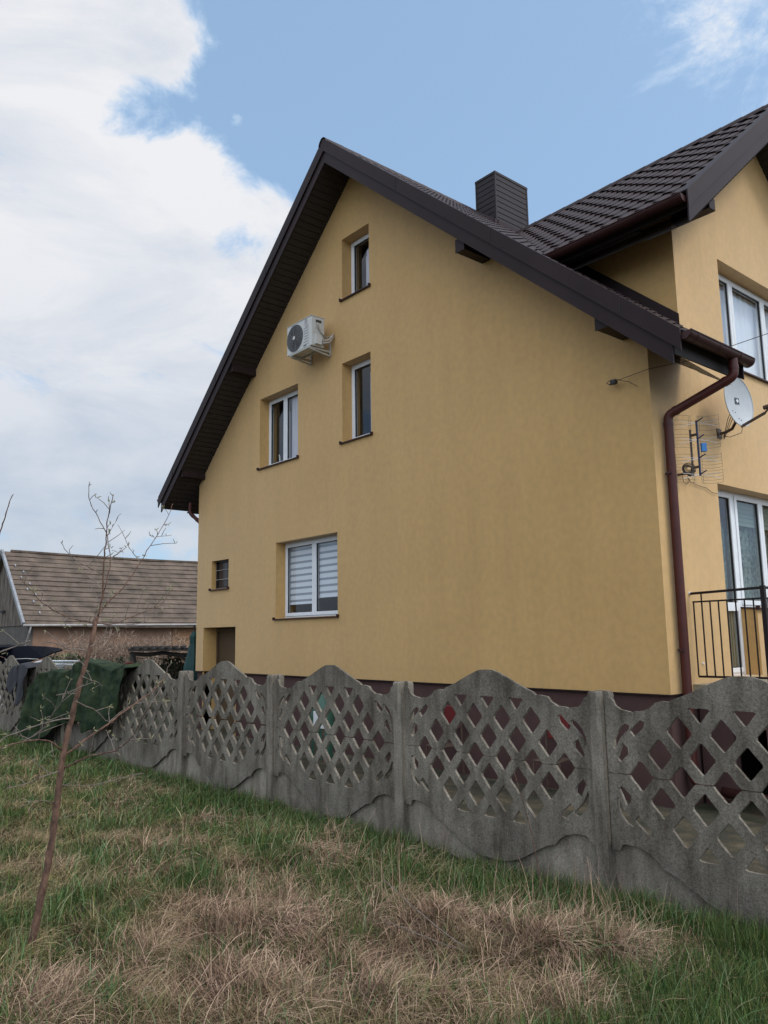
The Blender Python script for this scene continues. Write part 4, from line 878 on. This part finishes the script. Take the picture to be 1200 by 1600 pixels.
leaf_cloud('shrub', (at(232, 1050, 26).x, at(232, 1050, 26).y, -1.1), (.6, .8, .72), 2200, [(.22, .17, .13), (.12, .08, .05), (.06, .06, .03)], 'shrub', 'pale withered shrub behind the tallest fence arch', 'shrub', .08, seed=6)

# pergola of dark logs
pg = empty('pergola', tuple(at(255, 1050, 23))[:2]+(-1.1,), 'low pergola of dark crooked logs beside the house corner', 'pergola')
D0 = 23.0
b = MB(); b.tube([at(203, 1021, D0), at(230, 1023, D0), at(255, 1020, D0), at(275, 1023, D0), at(300, 1024, D0), at(318, 1018, D0)], [.05, .06, .055, .06, .06, .05], 8); b.build('log_beam', 'log', pg, smooth=True)
b = MB(); p, q = at(200, 1013.5, D0-.3), at(316, 1012, D0-.3); bk_ = Vector((-1.6, .9, 0)); b.quad(p, q, q+bk_, p+bk_); b.add([p, q, q+bk_, p+bk_, p-Z*.08, q-Z*.08, q+bk_-Z*.08, p+bk_-Z*.08], [(0, 1, 5, 4), (1, 2, 6, 5), (2, 3, 7, 6), (3, 0, 4, 7), (4, 5, 6, 7)]); b.build('canopy', 'log', pg)
b = MB()
for i in range(9): s_ = (i+.5)/9; c = p+(q-p)*s_; b.bar(c-bk_*.06+Z*.03, c+bk_*1.05+Z*.03, .07, .05)
b.build('batten', 'log', pg)
for (x0, y0, x1, y1) in ((207, 1022, 220, 1085), (300, 1022, 302, 1085)):
    b = MB(); b.tube([at(x0, y0, D0), at(x1, y1, D0)+Vector((0, 0, -.3))], .085, 8); b.build('post', 'log', pg, smooth=True)
b = MB(); b.tube([at(282, 1024, D0), at(300, 1042, D0)], .045, 8); b.build('brace', 'log', pg)

# closed teal parasol by the corner
bp_ = at(302, 1060, 20.5); ps = empty('garden_parasol', (bp_.x, bp_.y, -1.1), 'closed teal parasol at the far left house corner', 'parasol')
b = MB(); b.tube([(bp_.x, bp_.y, -1.1), (bp_.x, bp_.y, 1.1)], .02, 8); b.build('pole', 'rubber', ps)
b = MB(); n = 14; vs = []; rows_ = [(1.08, .03), (.95, .10), (.75, .09), (.55, .13), (.2, .20), (-.25, .24)]
for z, r_ in rows_:
    for k in range(n): t = 2*math.pi*k/n; rr_ = r_*(1+.25*(k % 2)); vs.append((bp_.x+math.cos(t)*rr_, bp_.y+math.sin(t)*rr_, z-.15))
b.add(vs, [(j*n+k, j*n+(k+1) % n, (j+1)*n+(k+1) % n, (j+1)*n+k) for j in range(len(rows_)-1) for k in range(n)]); b.build('canopy', 'teal', ps)
lt = at(201, 1042, 21); ln_ = empty('lantern', (lt.x, lt.y, -1.1), 'small red garden lantern on a stake behind the tarpaulin', 'lantern')
b = MB(); b.tube([(lt.x, lt.y, -1.1), (lt.x, lt.y, lt.z-.08)], .015, 6); b.build('stake', 'rubber', ln_)
b = MB()
for k in range(4): t = math.pi/2*k+.7; b.bar((lt.x+math.cos(t)*.07, lt.y+math.sin(t)*.07, lt.z-.08), (lt.x+math.cos(t)*.07, lt.y+math.sin(t)*.07, lt.z+.10), .02, .02, (0, 1, 0))
b.box((lt.x-.08, lt.y-.08, lt.z+.10), (lt.x+.08, lt.y+.08, lt.z+.13)); b.box((lt.x-.08, lt.y-.08, lt.z-.10), (lt.x+.08, lt.y+.08, lt.z-.08)); b.tube([(lt.x, lt.y, lt.z-.08), (lt.x, lt.y, lt.z+.09)], .035, 10); b.build('lamp_body', 'lantern', ln_)

# white clothes airer just behind the fence
DA = 16.2
def A(px, py, dd=0): return at(px, py, DA+dd)
ai = empty('clothes_airer', (A(90, 1040).x, A(90, 1040).y, -1.1), 'white tubular clothes airer standing behind the left of the fence', 'clothes airer')
b = MB(); b.tube([A(22, 1047, -1.2), A(30, 1042, -1), A(62, 1033.5), A(66, 1032.5), A(128, 1033), A(150, 1033.5, .5), A(155, 1037, .5), A(154, 1046, .5)], .016, 8); b.tube([A(30, 1046, -1.2), A(60, 1039), A(130, 1038, .4), A(150, 1038, .5)], .009, 6); b.tube([A(38, 1043, -.8), A(90, 1036), A(140, 1036, .4)], .007, 6); b.build('frame', 'rackw', ai, smooth=True)
for x, y in ((62, 1033.5), (38, 1041), (154, 1040)):
    b = MB(); p = A(x, y, -.6 if x < 50 else (0 if x < 100 else .5)); b.tube([p, (p.x, p.y, -1.1)], .013, 8); b.build('leg', 'rackw', ai)
b = MB()
for k in range(5): b.tube([A(50+k*6, 1038-k*.4, -.2), A(112+k*8, 1046-k*2.0, .3)], .006, 5)
b.build('line', 'rackw', ai)

# car with its tailgate raised ------------------------------------------------
CT = at(30, 1040, 21.5); cdv = (at(95, 1040, 21.5)-at(0, 1040, 21.5)); cdv.z = 0; cdv.normalize(); csd = Vector((-cdv.y, cdv.x, 0))
car = empty('parked_car', (CT.x, CT.y, -1.1), 'dark navy car with its tailgate raised behind the far left of the fence', 'car')
def CP(u, s, z): return CT*1.0+cdv*u+csd*s+Vector((0, 0, z-CT.z))
def cbody(mb, prof_, w):
    n_ = len(prof_); mb.add([CP(u, -w/2, z) for u, z in prof_]+[CP(u, w/2, z) for u, z in prof_], [tuple(range(n_)), tuple(range(n_, 2*n_))[::-1]]+[(i, (i+1) % n_, n_+(i+1) % n_, n_+i) for i in range(n_)])
b = MB(); cbody(b, [(.45, -.75), (.5, -.2), (.42, .0), (-.5, .02), (-3.0, .0), (-3.6, -.12), (-3.85, -.35), (-3.9, -.75)], 1.7); b.build('body', 'navy', car, bevel=.03)
b = MB(); cbody(b, [(-.35, .021), (-.3, .60), (-.6, .66), (-1.9, .64), (-2.7, .021)], 1.4); b.build('cabin', 'navy', car, bevel=.03)
b = MB(); b.quad(CP(-.9, -.705, .10), CP(-2.3, -.705, .10), CP(-1.8, -.705, .56), (CP(-.9, -.705, .58))); b.build('side_window', 'carglass', car)
b = MB()
top_ = [(-.45, 1.02-.36), (-.2, .83), (.2, .90), (.6, .86), (1.0, .74), (1.12, .69)]
topz_ = [onp(x, y, 0, 0) for x, y in ((0, 0),)]
TG = [(3, 1016), (20, 1010.5), (45, 1009), (72, 1010), (92, 1012.5), (98, 1014.5)]; BGt = [(3, 1040), (20, 1037), (45, 1033), (66, 1027), (84, 1019), (98, 1015.5)]
vs = []
for (a0, b0) in zip(TG, BGt):
    P1 = at(a0[0], a0[1], 21.8); P2 = at(b0[0], b0[1], 20.9); vs += [P1, P2, P2-Z*.03, P1-Z*.03]
b.add(vs, [(4*i+k, 4*i+(k+1) % 4, 4*i+4+(k+1) % 4, 4*i+4+k) for i in range(5) for k in range(4)]+[(0, 1, 2, 3), (20, 23, 22, 21)]); tg = b.build('tailgate', 'navy', car, smooth=False)
b = MB(); b.tube([at(90, 1017, 21.2), at(79, 1031, 21.2)], .014, 6); b.build('gas_strut', 'galv', car)
b = MB(); b.tube([at(8, 1030.5, 20.8), at(40, 1029, 20.8), at(60, 1030, 20.8)], .010, 6); b.build('sill_trim', 'galv', car)
for u in (-.15, -3.0):
    for s in (-.78, .78):
        b = MB(); b.tube([CP(u, s-.09, -.78), CP(u, s+.09, -.78)], .31, 20); wh = b.build('wheel', 'rubber', car)
        b = MB(); b.tube([CP(u, s-.095, -.78), CP(u, s+.095, -.78)], .19, 16); b.build('rim', 'galv', wh)

# things standing by the plinth, seen through the lattice ----------------------
def bucket(p, label, k=0):
    o = empty('bucket', p, label, 'bucket'); b = MB(); n = 20; x, y, z = p
    rw = [(0, .105), (.02, .11), (.28, .145), (.30, .152), (.30, .140), (.03, .10)]
    b.add([(x+math.cos(2*math.pi*i/n)*r_, y+math.sin(2*math.pi*i/n)*r_, z+h) for h, r_ in rw for i in range(n)], [(j*n+i, j*n+(i+1) % n, (j+1)*n+(i+1) % n, (j+1)*n+i) for j in range(5) for i in range(n)]+[tuple(range(n))]); b.build('pail', 'red', o, smooth=True)
    b = MB(); b.tube([(x+math.cos(t)*.15, y, z+.29+math.sin(t)*.13) for t in np.linspace(0, math.pi, 12)], .004, 5); b.build('handle', 'galv', o); return o
def chair(p, rz, label):
    o = empty('garden_chair', p, label, 'garden chair', 'garden chairs with red backs by the plinth')
    o.rotation_euler = (0, 0, rz); c, s = math.cos(0), math.sin(0)
    def P(x, y, z): return (p[0]+x, p[1]+y, p[2]+z)
    def bx(a, b_): m_ = MB(); m_.box(P(*a), P(*b_)); return m_
    bx((-.19, -.20, .43), (.19, .18, .455)).build('seat', 'steel', o, bevel=.01)
    bx((-.155, .165, .68), (.155, .19, 1.0)).build('backrest', 'red', o, bevel=.02)
    for x in (-.18, .18):
        for y in (-.19, .18): m_ = MB(); m_.bar(P(x*1.08, y*1.08, 0), P(x, y, .44 if y < 0 else .9), .018, .018, (0, 1, 0)); m_.build('leg', 'steel', o)
    return o
chair((8.62, -.36, -1.31), 0, 'garden chair with a red back against the plinth, nearer the middle fence post')
chair((10.62, -.36, -1.31), math.pi*.06, 'garden chair with a red back against the plinth left of the nearest post')
wb = at(498, 1120, 11.9)
sb = empty('notice_board', (wb.x, wb.y, -1.1), 'small white board on legs glimpsed through the centre fence panel', 'board')
b = MB(); b.box((wb.x-.14, wb.y, -.60), (wb.x+.14, wb.y+.02, -.36)); b.build('panel', 'white', sb)
for x in (-.1, .1):
    b = MB(); b.bar((wb.x+x, wb.y+.01, -1.08), (wb.x+x, wb.y+.01, -.6), .03, .02, (0, 1, 0)); b.build('leg', 'steel', sb)
gp = at(503, 1092, 12.3); b = MB(); n = 16
b.add([(gp.x+math.cos(2*math.pi*i/n)*r_, gp.y+math.sin(2*math.pi*i/n)*r_, z) for z, r_ in ((-1.09, .16), (-.45, .19), (-.2, .12), (-.12, .05)) for i in range(n)], [(j*n+i, j*n+(i+1) % n, (j+1)*n+(i+1) % n, (j+1)*n+i) for j in range(3) for i in range(n)])
top(b, 'water_barrel', 'greenp', 'dark green water butt glimpsed behind the centre fence panel', 'water butt', (gp.x, gp.y, -1.09), smooth=True)

# ------------------------------------------------------------------ sapling
def branch(mb, px, r0_, r1_, D, dd=0.0, n=6, sub=3, wob=.004):
    """px: pixel path, D start depth, dd depth drift"""
    P = []; k = len(px)
    for i, (x, y) in enumerate(px): P.append(at(x, y, D+dd*i/max(1, k-1)))
    Q = []
    for i in range(k-1):
        a, b_, c_, d_ = P[max(0, i-1)], P[i], P[i+1], P[min(k-1, i+2)]
        for s in range(sub):
            t = s/sub; q = .5*((2*b_)+(c_-a)*t+(2*a-5*b_+4*c_-d_)*t*t+(3*b_-a-3*c_+d_)*t**3)
            Q.append(q+Vector((random.uniform(-1, 1), random.uniform(-1, 1), random.uniform(-1, 1)))*wob)
    Q.append(P[-1]); m = len(Q); rs = [(r0_+(r1_-r0_)*(i/(m-1))**.8)*(1+.12*math.sin(i*2.3)) for i in range(m)]
    mb.tube(Q, [q_*.74 for q_ in rs], n); return Q
D_T = (Vector((12.33, -7.32, -1.0))-CAM).dot(fw)
tr = empty('sapling', (12.33, -7.32, -1.02), 'thin leaning leafless sapling in the grass at the left', 'sapling')
b = MB(); branch(b, [(42, 1500), (50, 1470), (62, 1415), (78, 1330), (90, 1250), (95, 1200), (103, 1160), (114.7, 1113), (128, 1055), (138.7, 1020), (146.7, 985), (152, 964)], .034, .016, D_T, .25, 10, 4, .003); b.build('trunk', 'bark', tr, smooth=True)
DT = D_T+.25
BR = [([(152, 966), (160, 932), (161.3, 889), (163, 865), (165.3, 847), (166, 831), (168, 812), (170.7, 801), (174, 786), (177.3, 772)], .013, .005, 0),
      ([(166, 832), (160, 822), (149, 801), (141, 785), (138.5, 775), (140, 753)], .007, .004, -.2), ([(167, 838), (172, 830), (176, 824), (184, 809)], .005, .003, .15),
      ([(153, 960), (158, 940), (165, 916), (170, 892), (173, 873), (170, 855), (168, 836)], .009, .006, .1), ([(173, 875), (178, 869), (184, 865), (189, 859), (192.5, 854.7)], .005, .003, .1),
      ([(153, 962), (157, 956), (173, 937), (187, 924), (203, 903), (219, 879), (235, 852), (251, 828), (264, 804), (270, 787)], .011, .0035, .45), ([(219, 879), (210, 866), (203, 857), (192, 833), (184, 820)], .006, .003, .2),
      ([(245, 838), (256, 838), (268, 836)], .004, .003, .1), ([(243, 841), (238, 838), (233, 836)], .003, .002, 0), ([(161, 897), (144, 889), (130, 882), (115, 873), (101, 857), (95, 847)], .007, .003, -.35),
      ([(150, 973), (160, 975), (171, 976), (187, 972), (213, 961), (235, 953), (251, 945), (261, 932), (271, 917)], .010, .0035, .5), ([(187, 972), (200, 976), (225, 972), (245, 957), (262, 947)], .005, .003, .3),
      ([(150, 976), (133, 970), (117, 968), (99, 961), (80, 951), (64, 939), (48, 921), (35, 908)], .009, .003, -.5), ([(64, 939), (68, 928), (74, 920)], .003, .002, -.1),
      ([(99, 1181), (120, 1166), (150, 1144), (180, 1123), (200, 1107), (217, 1095), (235, 1083), (245, 1074), (256, 1060), (261, 1050)], .012, .004, .6),
      ([(99, 1200), (120, 1190), (139, 1182), (160, 1177), (180, 1173), (197, 1160), (210, 1147), (218, 1130), (225, 1117), (234, 1104)], .009, .003, -.4), ([(180, 1173), (170, 1150), (165, 1140)], .003, .002, .1),
      ([(96, 1172), (84, 1162), (71, 1157), (55, 1156), (39, 1158), (20, 1163), (-5, 1170)], .009, .005, -.5), ([(39, 1158), (52, 1150), (65, 1141), (73, 1130), (80, 1119), (92, 1102), (98, 1094), (106, 1080)], .007, .003, -.2),
      ([(110, 1122), (90, 1125), (71, 1130), (43, 1139), (13, 1150), (-4, 1160)], .007, .004, -.3), ([(137, 1017), (120, 1015), (106, 1014), (90, 1006), (71, 1001)], .006, .003, -.3), ([(47, 1001), (35, 1006), (22, 1011), (0, 1019), (-8, 1023)], .005, .006, .1),
      ([(128, 1056), (140, 1062), (150, 1065), (160, 1072)], .005, .003, .2), ([(120, 1085), (105, 1083), (88, 1086)], .004, .003, -.2), ([(118, 1095), (133, 1103), (150, 1110), (165, 1125), (178, 1130)], .006, .003, .3),
      ([(95, 1205), (70, 1212), (40, 1225), (10, 1232)], .006, .003, -.4), ([(93, 1225), (110, 1228), (150, 1226), (190, 1215), (225, 1208)], .006, .003, .4), ([(88, 1255), (60, 1250), (30, 1262)], .004, .002, -.3), ([(85, 1280), (100, 1278), (125, 1268)], .004, .002, .2),
      ([(133, 1040), (122, 1030), (112, 1012)], .004, .002, .1), ([(140, 1010), (155, 1003), (170, 995), (185, 985)], .004, .002, .2), ([(147, 985), (140, 978), (128, 978)], .004, .002, -.1), ([(160, 925), (150, 910), (141, 893), (140, 877)], .003, .002, .1)]
nbud = 0
for (pp, a_, c_, dd) in BR:
    dark_ = MB(); k_ = .62 if pp[0][1] < 1000 else .9; Q = branch(dark_, pp, a_*k_, max(.0018, c_*k_), DT if pp[0][1] < 1000 else D_T+.12, dd, 6, 3, .0028); bro = dark_.build('branch', 'bark' if a_ > .0085 else 'twig', tr, smooth=True)
    for i in range(2, len(Q)-1, 2):
        if random.random() < .75:
            d = (Q[i+1]-Q[i]).normalized(); sd_ = Vector((random.gauss(0, 1), random.gauss(0, 1), random.gauss(0, .8)+.3)); sd_ = (sd_-d*sd_.dot(d)).normalized(); l = random.choice((.02, .035, .07, .12, .16)) if pp[0][1] > 900 else random.choice((.015, .02, .03, .06))
            e_ = Q[i]+(sd_+d*.7).normalized()*l; mid_ = (Q[i]+e_)/2+Vector((random.gauss(0, .006), random.gauss(0, .006), .004)); tw = MB(); tw.tube([Q[i], mid_, e_], [.0024, .002, .0014], 4); tw.build('twig', 'twig', bro)
            if pp[0][1] > 940 and random.random() < .7 and nbud < 95:
                buds = MB(); nbud += 1
                for _ in range(3): o_ = Vector((random.gauss(0, .008), random.gauss(0, .008), random.gauss(0, .008))); buds.tube([e_+o_*.6, e_+o_*1.6+d*.012], [.0032, .0016], 4)
                buds.build('bud', 'bud', bro)
s2 = empty('sapling', tuple(at(-70, 1420, 6.2))[:2]+(-1.0,), 'bare shoot of a neighbouring sapling at the left picture edge', 'sapling')
b = MB(); branch(b, [(-60, 1400), (-50, 1250), (-38, 1100), (-25, 960), (-12, 880)], .02, .010, 6.2, .1, 8, 4, .004); b.build('trunk', 'bark', s2, smooth=True)
b = MB(); branch(b, [(-12, 880), (0, 832), (8, 808), (14, 786), (21, 772)], .009, .004, 6.3, 0, 6, 4, .003); branch(b, [(-30, 1000), (-10, 1020), (10, 1030)], .006, .003, 6.3, 0, 6, 3, .004); branch(b, [(-20, 930), (0, 867), (8, 866)], .004, .002, 6.3, 0, 6, 3, .003); b.build('branch', 'bark', s2, smooth=True)
# dry stalks standing in the grass
def stalk(name, paths, D, label, m='stalk', base=None):
    b = MB()
    for pp, a_, c_ in paths: branch(b, pp, a_, c_, D, .0, 5, 3, .002)
    p = at(*paths[0][0][0], D); return top(b, name, m, label, 'stalk', p)
stalk('dry_stalk', [([(850, 1430), (846, 1390), (838, 1340), (826, 1285), (812, 1235), (802, 1200), (797, 1180)], .006, .0018), ([(845, 1385), (858, 1355), (876, 1332)], .003, .002)], 4.9, 'tall thin forked stalk in front of the fence right of centre', 'bark')
stalk('dry_stalk', [([(936, 1445), (936, 1400), (935, 1370), (936, 1340)], .005, .002), ([(936, 1400), (925, 1385), (920, 1370)], .003, .002), ([(936, 1410), (948, 1395), (950, 1385)], .003, .002), ([(936, 1380), (931, 1368)], .003, .002)], 4.95, 'pale upright dry weed stalk at the foot of the nearest post')
stalk('dry_stalk', [([(905, 1420), (898, 1385), (893, 1340), (891, 1310)], .003, .0015)], 5.0, 'fine dry weed stalk just left of the nearest post')
stalk('fallen_twig', [([(760, 1508), (740, 1488), (700, 1462), (655, 1425), (600, 1375)], .007, .003), ([(740, 1488), (700, 1478), (650, 1458), (605, 1440)], .005, .003)], 4.2, 'forked bare twig lying across the dry grass in front', 'twig')
stalk('fallen_twig', [([(380, 1440), (340, 1455), (300, 1470), (270, 1478)], .005, .003)], 4.8, 'short dark twig lying in the dry grass left of centre', 'bark')

# ------------------------------------------------------------------ grass (countless blades)
def blades(name, n, dens_fn, len_fn, wid, lean_fn, color_fn, m, seg=3, dirfield=True, seed=0, near=3.0, curl_s=.25):
    r = np.random.default_rng(seed)
    # sample in polar space around the viewpoint so near ground gets more blades per metre
    XY = []; tot = 0
    while tot < n:
        k = n*2
        yaw = YAW + r.uniform(-.60, .62, k); dist = near + (19-near)*r.random(k)**1.55
        x = CAM.x+np.sin(yaw)*dist; y = CAM.y+np.cos(yaw)*dist
        fy = FENY0+(x-FENX0)*math.tan(FA)
        ok = (y < fy-.02) & (x > -4)
        x, y, dist = x[ok], y[ok], dist[ok]
        d = dens_fn(x, y); ok = r.random(len(x)) < d; XY.append(np.stack([x[ok], y[ok], dist[ok]], 1)); tot += ok.sum()
    P = np.concatenate(XY)[:n]; n = len(P); x, y, dist = P.T
    z = np.array([gz(a, b) for a, b in zip(x, y)])
    L_ = len_fn(x, y, r, n); lean = lean_fn(x, y, r, n)
    if dirfield:
        th = np.array([noise.noise(Vector((a*1.9, b*1.9, seed+.5)))*6.5 for a, b in zip(x, y)]) + r.normal(0, 1.6, n)
    else: th = r.uniform(0, 2*np.pi, n)
    w = wid*(.7+.6*r.random(n))*(1+np.maximum(0, dist-5)*.10)
    dx_, dy_ = np.cos(th), np.sin(th); ph = th+np.pi/2+r.normal(0, .5, n); sx, sy = np.cos(ph), np.sin(ph)
    V = np.zeros((n, (seg+1)*2, 3), 'f')
    curl = r.normal(0, curl_s, n)
    for k in range(seg+1):
        t = k/seg; ang = lean*(.35+.65*t) + .25*t*np.abs(curl)
        hor = L_*t*np.sin(ang); ver = L_*t*np.cos(ang)
        cx = x+dx_*hor+sx*curl*L_*.35*t*t; cy = y+dy_*hor+sy*curl*L_*.35*t*t; cz = z-.01+np.maximum(ver, .004+.0*t)
        ww = w*(1-t*.85)*.5
        V[:, 2*k, 0] = cx-sx*ww; V[:, 2*k, 1] = cy-sy*ww; V[:, 2*k, 2] = cz
        V[:, 2*k+1, 0] = cx+sx*ww; V[:, 2*k+1, 1] = cy+sy*ww; V[:, 2*k+1, 2] = cz+ww*.6
    nv = (seg+1)*2; base = np.arange(n)[:, None]*nv
    q = np.concatenate([base+np.array([[2*k, 2*k+1, 2*k+3, 2*k+2]]) for k in range(seg)], 1).reshape(-1, 4)
    me = bpy.data.meshes.new(name); me.vertices.add(n*nv); me.vertices.foreach_set('co', V.ravel())
    nf_ = len(q); me.loops.add(nf_*4); me.loops.foreach_set('vertex_index', q.ravel().astype('i')); me.polygons.add(nf_)
    me.polygons.foreach_set('loop_start', np.arange(0, nf_*4, 4, dtype='i')); me.polygons.foreach_set('loop_total', np.full(nf_, 4, 'i')); me.update(calc_edges=True)
    c = color_fn(x, y, r, n); c4 = np.ones((n, nv, 4), 'f'); c4[:, :, :3] = c[:, None, :]
    at_ = me.color_attributes.new('tint', 'FLOAT_COLOR', 'POINT'); at_.data.foreach_set('color', c4.ravel()); me.materials.append(M[m]); me.validate()
    o = bpy.data.objects.new(name, me); col.objects.link(o); return tag(o, kind='stuff')
def nmap(x, y, s, k): return np.array([noise.noise(Vector((a*s, b*s, k))) for a, b in zip(x, y)])
TUS = ((13.86, -5.52, .28, 1), (14.36, -5.32, .33, 1), (14.76, -5.14, .24, .9), (14.31, -6.10, .32, .9), (14.8, -5.75, .28, .8), (12.98, -6.09, .36, .7), (12.6, -5.8, .25, .5), (12.93, -6.99, .26, .7), (13.1, -7.39, .3, .8),
       (13.74, -6.69, .30, .8), (12.02, -5.07, .24, .9), (12.45, -4.55, .16, .6), (11.55, -4.62, .16, .5), (13.3, -5.75, .22, .5), (10.2, -5.0, .25, .5), (9.0, -5.5, .25, .4), (7.6, -4.9, .3, .4), (11.0, -6.0, .22, .4))
def tuss_d(x, y):
    s = np.zeros_like(x)
    for cx, cy, r_, w_ in TUS: s = np.maximum(s, w_*np.exp(-((x-cx)**2+(y-cy)**2)/(r_*r_)))
    return s*np.clip(.62+2.0*nmap(x, y, 4.2, 77), .04, 1)
def greenness(x, y):
    fy = FENY0+(x-FENX0)*math.tan(FA); d = fy-y
    g_ = .42+.70*nmap(x, y, .9, 11)+1.0*nmap(x, y, 2.4, 5)+.4*nmap(x, y, 6, 2)
    g_ += .85*np.exp(-(d/.55)**2) + .35*np.exp(-(d/1.2)**2)
    g_ += .8*np.exp(-(((x-15.6)/.55)**2+((y+5.4)/.9)**2)) + .35*np.exp(-(((x-10.8)/1.3)**2+((y+5.2)/.6)**2))
    g_ -= .8*tuss_d(x, y)
    return np.clip(g_, 0, 1)
def pick(cols_, r, n, var=.25):
    c = np.array(cols_)[r.integers(len(cols_), size=n)]; return c*(1+r.uniform(-var, var, (n, 1)))
NG, NS = 120000, 190000
blades('green_grass', NG, lambda x, y: .05+.95*greenness(x, y)**1.3,
       lambda x, y, r, n: (.07+.09*r.random(n)+.02*np.exp(-((FENY0+(x-FENX0)*math.tan(FA)-y)/.6)**2)*r.random(n))*(.85+.35*(x > 14.8)), .0052,
       lambda x, y, r, n: np.abs(r.normal(.35, .35, n)),
       lambda x, y, r, n: pick([(.036, .080, .014), (.065, .115, .022), (.022, .052, .010), (.115, .155, .042), (.145, .145, .045)], r, n), 'grass', dirfield=False, seed=21)
def mixcol(x, y, r, n):
    a = pick([(.23, .175, .082), (.29, .225, .115), (.16, .135, .055), (.10, .078, .035), (.38, .30, .165), (.115, .125, .038)], r, n, .35)
    b = pick([(.27, .175, .11), (.35, .24, .155), (.17, .105, .065), (.44, .32, .21), (.095, .06, .037), (.22, .15, .085)], r, n, .35)
    t = np.clip(.5+1.6*nmap(x, y, .75, 31)+.9*nmap(x, y, 2.7, 33)+.35*(x > 12.6), 0, 1)[:, None]
    return a*(1-t)+b*t
def patchy(x, y): return np.clip(.66+1.7*nmap(x, y, 4.0, 41), .06, 1)
blades('dry_grass', NS, lambda x, y: (.05+.95*(1-greenness(x, y))**1.1)*patchy(x, y),
       lambda x, y, r, n: .06+.15*r.random(n)**1.5+.10*(r.random(n) < .05), .0044,
       lambda x, y, r, n: np.clip(r.normal(1.28, .30, n), .1, 1.56), mixcol, 'straw', seg=4, seed=22)
# straw tussocks
blades('straw_tussock', 26000, tuss_d, lambda x, y, r, n: .08+.17*r.random(n), .0062, lambda x, y, r, n: np.clip(r.normal(1.22, .42, n), .05, 1.58),
       lambda x, y, r, n: pick([(.34, .215, .15), (.46, .32, .23), (.22, .135, .095), (.28, .18, .125), (.11, .07, .048), (.38, .28, .175)], r, n, .35), 'straw', seg=4, seed=23, curl_s=.75)
# a few long fresh and bleached blades standing above the rest
blades('long_grass', 9000, lambda x, y: .1+.9*greenness(x, y)**2, lambda x, y, r, n: (.13+.13*r.random(n))*(1-.35*np.exp(-((FENY0+(x-FENX0)*math.tan(FA)-y)/.4)**2)), .0058, lambda x, y, r, n: np.abs(r.normal(.5, .4, n)),
       lambda x, y, r, n: pick([(.09, .17, .06), (.13, .20, .09), (.06, .12, .035), (.22, .22, .12)], r, n, .3), 'grass', seg=4, dirfield=False, seed=24, curl_s=.5)

blades('weed_leaves', 9000, lambda x, y: np.clip(.15+1.6*nmap(x, y, 1.6, 91), 0, 1)*greenness(x, y), lambda x, y, r, n: .03+.05*r.random(n), .022, lambda x, y, r, n: np.clip(r.normal(1.0, .35, n), .1, 1.5),
       lambda x, y, r, n: pick([(.05, .09, .02), (.08, .12, .03), (.10, .12, .045), (.16, .10, .05)], r, n, .3), 'grass', seg=2, dirfield=False, seed=25, curl_s=.3)

def stem_d(x, y):
    s = np.zeros_like(x)
    for cx, cy, r_ in ((14.3, -4.75, .22), (13.9, -5.0, .3), (12.55, -4.45, .14), (14.6, -5.0, .25), (13.1, -5.3, .3), (12.1, -5.0, .2), (12.9, -6.3, .3)): s = np.maximum(s, np.exp(-((x-cx)**2+(y-cy)**2)/(r_*r_)))
    return s
blades('dry_stems', 420, stem_d, lambda x, y, r, n: .18+.26*r.random(n), .0045, lambda x, y, r, n: np.abs(r.normal(.25, .3, n)),
       lambda x, y, r, n: pick([(.34, .22, .15), (.24, .15, .10), (.42, .31, .21)], r, n, .3), 'straw', seg=5, dirfield=False, seed=26, curl_s=.5)
